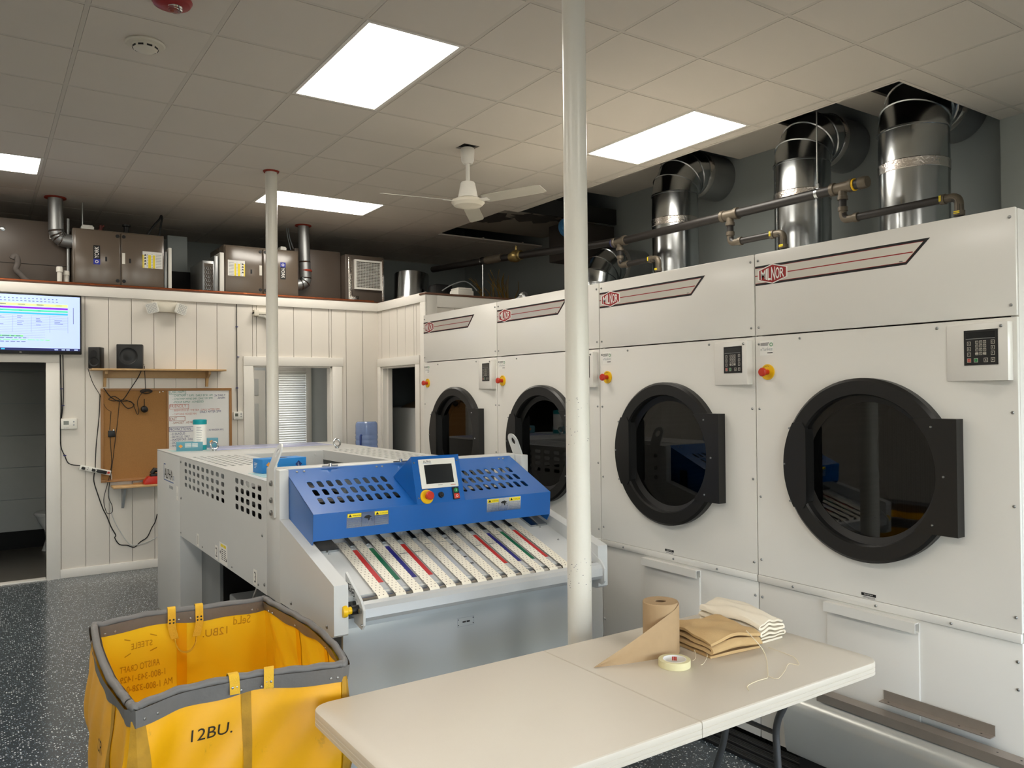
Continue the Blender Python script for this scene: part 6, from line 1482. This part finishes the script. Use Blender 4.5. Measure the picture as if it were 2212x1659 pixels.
# metal drum duct
A_, B_ = at(849, 560, y=8.25), at(928, 576, y=8.25); c0 = (at(841, 645, y=8.25)+at(925, 632, y=8.25))/2; c1 = (A_+B_)/2; rr = (B_-A_).length/2*.9
t = thing('drum_duct', 'short wide galvanised duct tilted on the loft right of the air grille', 'duct', (c0.x+.1, 8.7, ZL))
o_ = V((.12, .35, 0)); ax = (c1-c0); b0 = V((c0.x+.27, 8.74, ZL+.03)); b1 = b0+V((ax.x, .05, ax.z+.02))
b = MB().m(galv); b.lathe([(rr, 0), (rr, (b1-b0).length)], b0, b1-b0, seg=48); b.lathe([(rr-.01, (b1-b0).length), (rr-.01, 0)], b0, b1-b0, seg=48); part('duct_wall', b, t); b = MB().m(foil); b.lathe([(rr+.001, .03), (rr+.004, .05), (rr+.001, .09)], b0, b1-b0, seg=48); part('foil_tape', b, t)
# flue pipes
def flue(pts, r, lb, top, collar):
    t = thing('flue_pipe', lb, 'flue pipe', top, 'galvanised flue pipes of the furnaces')
    b = MB().m(galv_d); b.tube(fillet(pts, .2, 4), r, 24); part('pipe', b, t)
    b = MB().m(red_seal); b.lathe([(r+.001, -.014), (r+.03, -.012), (r+.03, -.002), (r+.001, -.001)], top, seg=28, close=True); part('sealant_ring', b, t)
    F_ = fillet(pts, .2, 4); 
    for k in collar:
        c = F_[k]; d_ = (F_[k+1]-F_[k-1]).normalized(); b = MB().m(galv); b.lathe([(r+.001, -.008), (r+.007, 0), (r+.001, .008)], c, d_, seg=24); part('seam_ring', b, t)
    return t
yf = YU+.088; tp = at(119.5, 434, z=ZC); tp = V((tp.x, yf, ZC)); tp.x = at(119.5, 440, y=yf).x; q = at(125, 497, y=yf); e = at(160, 522, y=yf)
flue([tp, V((tp.x+.005, yf, q.z-.03)), V((f1[0]-.09, yf, e.z)), V((f1[0]+.01, yf, e.z))], .066, 'left flue pipe rising from the left furnace to the ceiling', tp, (2, 4, 6, 8))
b = MB().m(white_pl); p = at(112, 505, y=YU+.15); b.box(p.x-.02, p.x+.03, YU+.157, YU+.17, p.z-.05, p.z+.03, .003); solo('duct_plate', b, 'small white plate on the plenum behind the left flue pipe', 'plate')
tp = V((at(655, 492, y=yf).x, yf, ZC)); q = at(661, 585, y=yf); e = at(646, 615, y=yf)
t = flue([tp, V((q.x-.01, yf, q.z+.02)), V((q.x, yf, e.z+.02)), V((f2[1]-.01, yf, e.z-.01))], .062, 'right flue pipe rising from the right furnace to the ceiling', tp, (1, 6, 8, 10))
b = MB().m(red_seal); b.lathe([(.064, -.012), (.07, 0), (.064, .012)], (q.x, yf, q.z-.0), seg=24); part('red_band', b, t)
# small stuff round the furnaces
def jbox(px, py, w, h, lb, tall=0):
    p = at(px, py, y=YU+.2); z = f1[3] if px < 400 else f2[3]; b = MB().m(white_pl); b.box(p.x-w/2, p.x+w/2, YU+.14, YU+.26, z, z+h, .006); b.box(p.x-w*.4, p.x+w*.4, YU+.15, YU+.25, z+h, z+h+.012, .003)
    if tall: b.m(galv_d); b.cyl((p.x-w*.35, YU+.2, z+h), (p.x-w*.35, YU+.2, ZC), .006, 8)
    solo('junction_box', b, lb, 'junction box', 'white boxes on top of the furnaces')
jbox(188, 482, .115, .05, 'white junction box on top of the left furnace', 1); jbox(609, 527, .07, .05, 'white junction box on top of the right furnace beside the far column')
p = at(273, 495, y=YU+.2); b = MB().m(black_pl); b.lathe([(.03, 0), (.03, .01), (.022, .03), (.024, .09), (.04, .095), (.04, .11), (0, .11)], (p.x, YU+.2, f1[3]), seg=20); solo('black_cap_vent', b, 'short black capped vent on top of the left furnace', 'vent')
p = at(213, 488, y=YU+.3); b = MB().m(mat('dull_red_valve', (104, 44, 38), .5)); b.box(p.x-.03, p.x+.03, YU+.28, YU+.34, f1[3], f1[3]+.05, .006); b.cyl((p.x+.02, YU+.3, f1[3]+.05), (p.x+.02, YU+.3, f1[3]+.1), .014, 10); b.cyl((p.x-.02, YU+.3, f1[3]+.02), (p.x+.05, YU+.3, f1[3]+.1), .009, 8); solo('gas_valve', b, 'dull red valve on top of the left furnace', 'valve')
pts = [at(x, y, y=YU+.3) for x, y in ((314, 503), (330, 490), (344, 474), (348, 466), (350, 472), (347, 490), (343, 507))]; pts[0].z = pts[-1].z = f1[3]+.01; b = MB().m(rubber); b.tube(spline(pts, 6), .010, 8); solo('black_hose', b, 'black hose arching above the right end of the left furnace', 'hose')
pts = [at(x, y, y=YU+.05) for x, y in ((26, 566), (30, 560), (36, 562), (38, 575), (34, 588), (42, 598), (60, 602), (85, 604), (100, 606))]; pts[-1].z = pts[-2].z; dz_ = ZL+.006-pts[-1].z; pts[-1].z += dz_; pts[-2].z += dz_*.9; pts[-3].z += dz_*.6
b = MB().m(mat('grey_hose_wrap', (88, 82, 78), .8, var=.2, vs=30)); b.tube(spline([p+V((0, -.06, .02)) for p in pts], 6), [.04]*30+[.028]*19 if False else .026, 12); solo('insulated_hose', b, 'grey insulated hose curling down the left plenum', 'hose')
for k, (px_, h, lb) in enumerate(((127, .17, 'taller white plastic pipe stub beside the left furnace'), (142, .14, 'shorter white plastic pipe stub touching the left furnace'))):
    p = at(px_, 590, y=YU+.02); b = MB().m(pvc); x = min(p.x, f1[0]-.045) if k else p.x; b.lathe([(0, 0), (.022, 0), (.022, h*.7), (.03, h*.7), (.03, h*.9), (.026, h), (0, h)], (x, YU-.02-.05*(1-k), ZL+.05), seg=18); b.cyl((x, YU-.02-.05*(1-k), ZL), (x, YU-.02-.05*(1-k), ZL+.06), .02, 14); solo('pipe_stub', b, lb, 'pipe stub', 'white pipe stubs on the loft')
b = MB().m(galv_d); x = f1[0]-.03; b.cyl((x, YU+.12, ZL), (x, YU+.12, f1[3]+.1), .014, 10); solo('conduit_pipe', b, 'thin grey conduit standing at the left side of the left furnace', 'conduit')
b = MB().m(copper); zc_ = 2.782+.011; b.tube([V((-3, YB+.03, zc_)), V((.8, YB+.03, zc_)), V((2.2, YB+.03, zc_+.002)), V((3.84, YB+.03, zc_))], .011, 10)
for x in (.9, 1.9, 2.35): b.lathe([(.011, -.02), (.014, -.018), (.014, .018), (.011, .02)], (x, YB+.03, zc_), (1, 0, 0), seg=12)
solo('copper_pipe', b, 'copper pipe running along the top of the back wall', 'pipe')
for k, (p0, lb) in enumerate((((622, 512), 'left grey wire hanging above the right furnace'), ((626, 512), 'right grey wire hanging above the right furnace'))):
    a = at(p0[0]-3, 490, y=YU+.35); c = at(p0[0], 515, y=YU+.35); e = at(p0[0]+6+k*4, 532, y=YU+.35); b = MB().m(cab_grey_d); b.tube(spline([V((a.x, YU+.35, ZC)), c, V((e.x, YU+.3, f2[3]))], 5), .006, 8); solo('hanging_wire', b, lb, 'wire', 'wires above the right furnace')
# right loft corner: white box, dry stems, hose, clutter
p = at(998, 627, y=7.7); b = MB().m(white_pl); w = .2; b.box(p.x-.11, p.x+.1, 7.6, 7.8, ZL+.026, ZL+.026+.1, .02); b.box(p.x-.1, p.x+.09, 7.61, 7.79, ZL+.12, ZL+.15, .015); b.box(p.x-.08, p.x+.07, 7.62, 7.78, ZL, ZL+.03); solo('plastic_tub', b, 'small white plastic tub on the brown loft edge above the farthest dryer', 'tub')
p = at(1020, 630, y=7.9); b = MB().m(mat('taupe_carton', (74, 68, 62), .8)); b.box(p.x-.02, p.x+.12, 8.02, 8.2, ZL, ZL+.12, .005); solo('dark_carton', b, 'dark grey carton behind the white tub on the loft', 'carton')
b = MB().m(rubber); p = at(960, 610, y=8.3); b.box(p.x-.12, p.x+.12, 8.3, 8.5, ZL, ZL+.28, .03); b.cyl((p.x+.16, 8.35, ZL), (p.x+.16, 8.35, ZL+.22), .03, 14); solo('pump_unit', b, 'black pump unit on the loft behind the white tub', 'pump')
b = MB().m(cab_grey_d); pts = [at(x, y, y=7.95) for x, y in ((955, 628), (975, 616), (1000, 608), (1015, 613), (1026, 623), (1030, 628))]; b.tube(spline(pts, 6), .007, 8); solo('grey_tube', b, 'thin grey tube arching over the white tub', 'tube')
random.seed(12); base = at(1075, 640, y=8.45); t = thing('dry_stems', 'bundle of tall dry yellow brown stems standing on the loft above the dryers', 'dried plant', (base.x, 8.45, ZL))
for k in range(26):
    x = base.x+random.uniform(-.16, .24); y = 8.45+random.uniform(-.15, .15); h = random.uniform(.32, .58); lx = random.uniform(-.3, .14)*(1.2 if x < base.x else .6)
    pts = spline([V((x, y, ZL)), V((x+lx*.25+random.uniform(-.03, .03), y, ZL+h*.4)), V((x+lx*.6+random.uniform(-.03, .03), y+random.uniform(-.05, .05), ZL+h*.75)), V((x+lx, y, ZL+h))], 4)
    b = MB().m(plant_m); b.tube(pts, [.008-.005*i/(len(pts)-1) for i in range(len(pts))], 6); part('stem', b, t)
b = MB().m(galv_d); p = at(1108, 642, x=3.8); b.tube([V((p.x, p.y, DT-.005)), V((p.x, p.y-.03, DT+.12)), V((p.x, p.y-.16, DT+.16))], .02, 10); b.lathe([(.03, -.02), (.03, .02), (0, .02)], (p.x, p.y-.16, DT+.16), (0, 1, 0), seg=14); solo('bent_pipe_stub', b, 'small bent metal pipe stub sticking up behind the farthest dryer', 'pipe stub')

t = thing('ceiling_light', 'unseen ceiling light added to brighten the office behind the service window', 'ceiling light', (2.4, 9.6, 2.65))  # unseen lamp added so the office reads brighter
b = MB().m(trim_paint); b.box(2.0, 2.8, 9.4, 9.8, 2.62, 2.66); part('frame', b, t); b = MB().m(tube_light); b.box(2.03, 2.77, 9.43, 9.77, 2.612, 2.62); part('diffuser', b, t)
# ================================================================== light of the place
w = bpy.data.worlds.new('sky'); SC.world = w; w.use_nodes = True; nt = w.node_tree; bg = nt.nodes['Background']
sk = nt.nodes.new('ShaderNodeTexSky'); sk.sky_type = 'NISHITA'; sk.sun_disc = False; sk.sun_elevation = math.radians(38); sk.sun_rotation = math.radians(40)
hs = nt.nodes.new('ShaderNodeHueSaturation'); hs.inputs['Saturation'].default_value = .55; nt.links.new(sk.outputs[0], hs.inputs['Color']); nt.links.new(hs.outputs[0], bg.inputs['Color']); bg.inputs['Strength'].default_value = 1.15
def portal(cx, cy, cz, sx, sz, rz):
    l = bpy.data.lights.new('window_portal', 'AREA'); l.shape = 'RECTANGLE'; l.size = sx; l.size_y = sz; l.cycles.is_portal = True
    o = bpy.data.objects.new('window_portal', l); COL.objects.link(o); o.location = (cx, cy, cz); o.rotation_euler = (PI/2, 0, rz)
for h in FW: portal((h[0]+h[1])/2, -4.3, (h[2]+h[3])/2, h[1]-h[0], h[3]-h[2], PI)
portal(6.33, (RW[0]+RW[1])/2, (RW[2]+RW[3])/2, RW[1]-RW[0], RW[3]-RW[2], -PI/2)
portal(3.47, 10.66, 1.5, .4, 1.05, 0)
vs_ = SC.view_settings; SC.display_settings.display_device = 'sRGB'; vs_.view_transform = 'Standard'; vs_.look = 'None'; vs_.exposure = 0.78; vs_.gamma = 1.0; vs_.use_curve_mapping = False
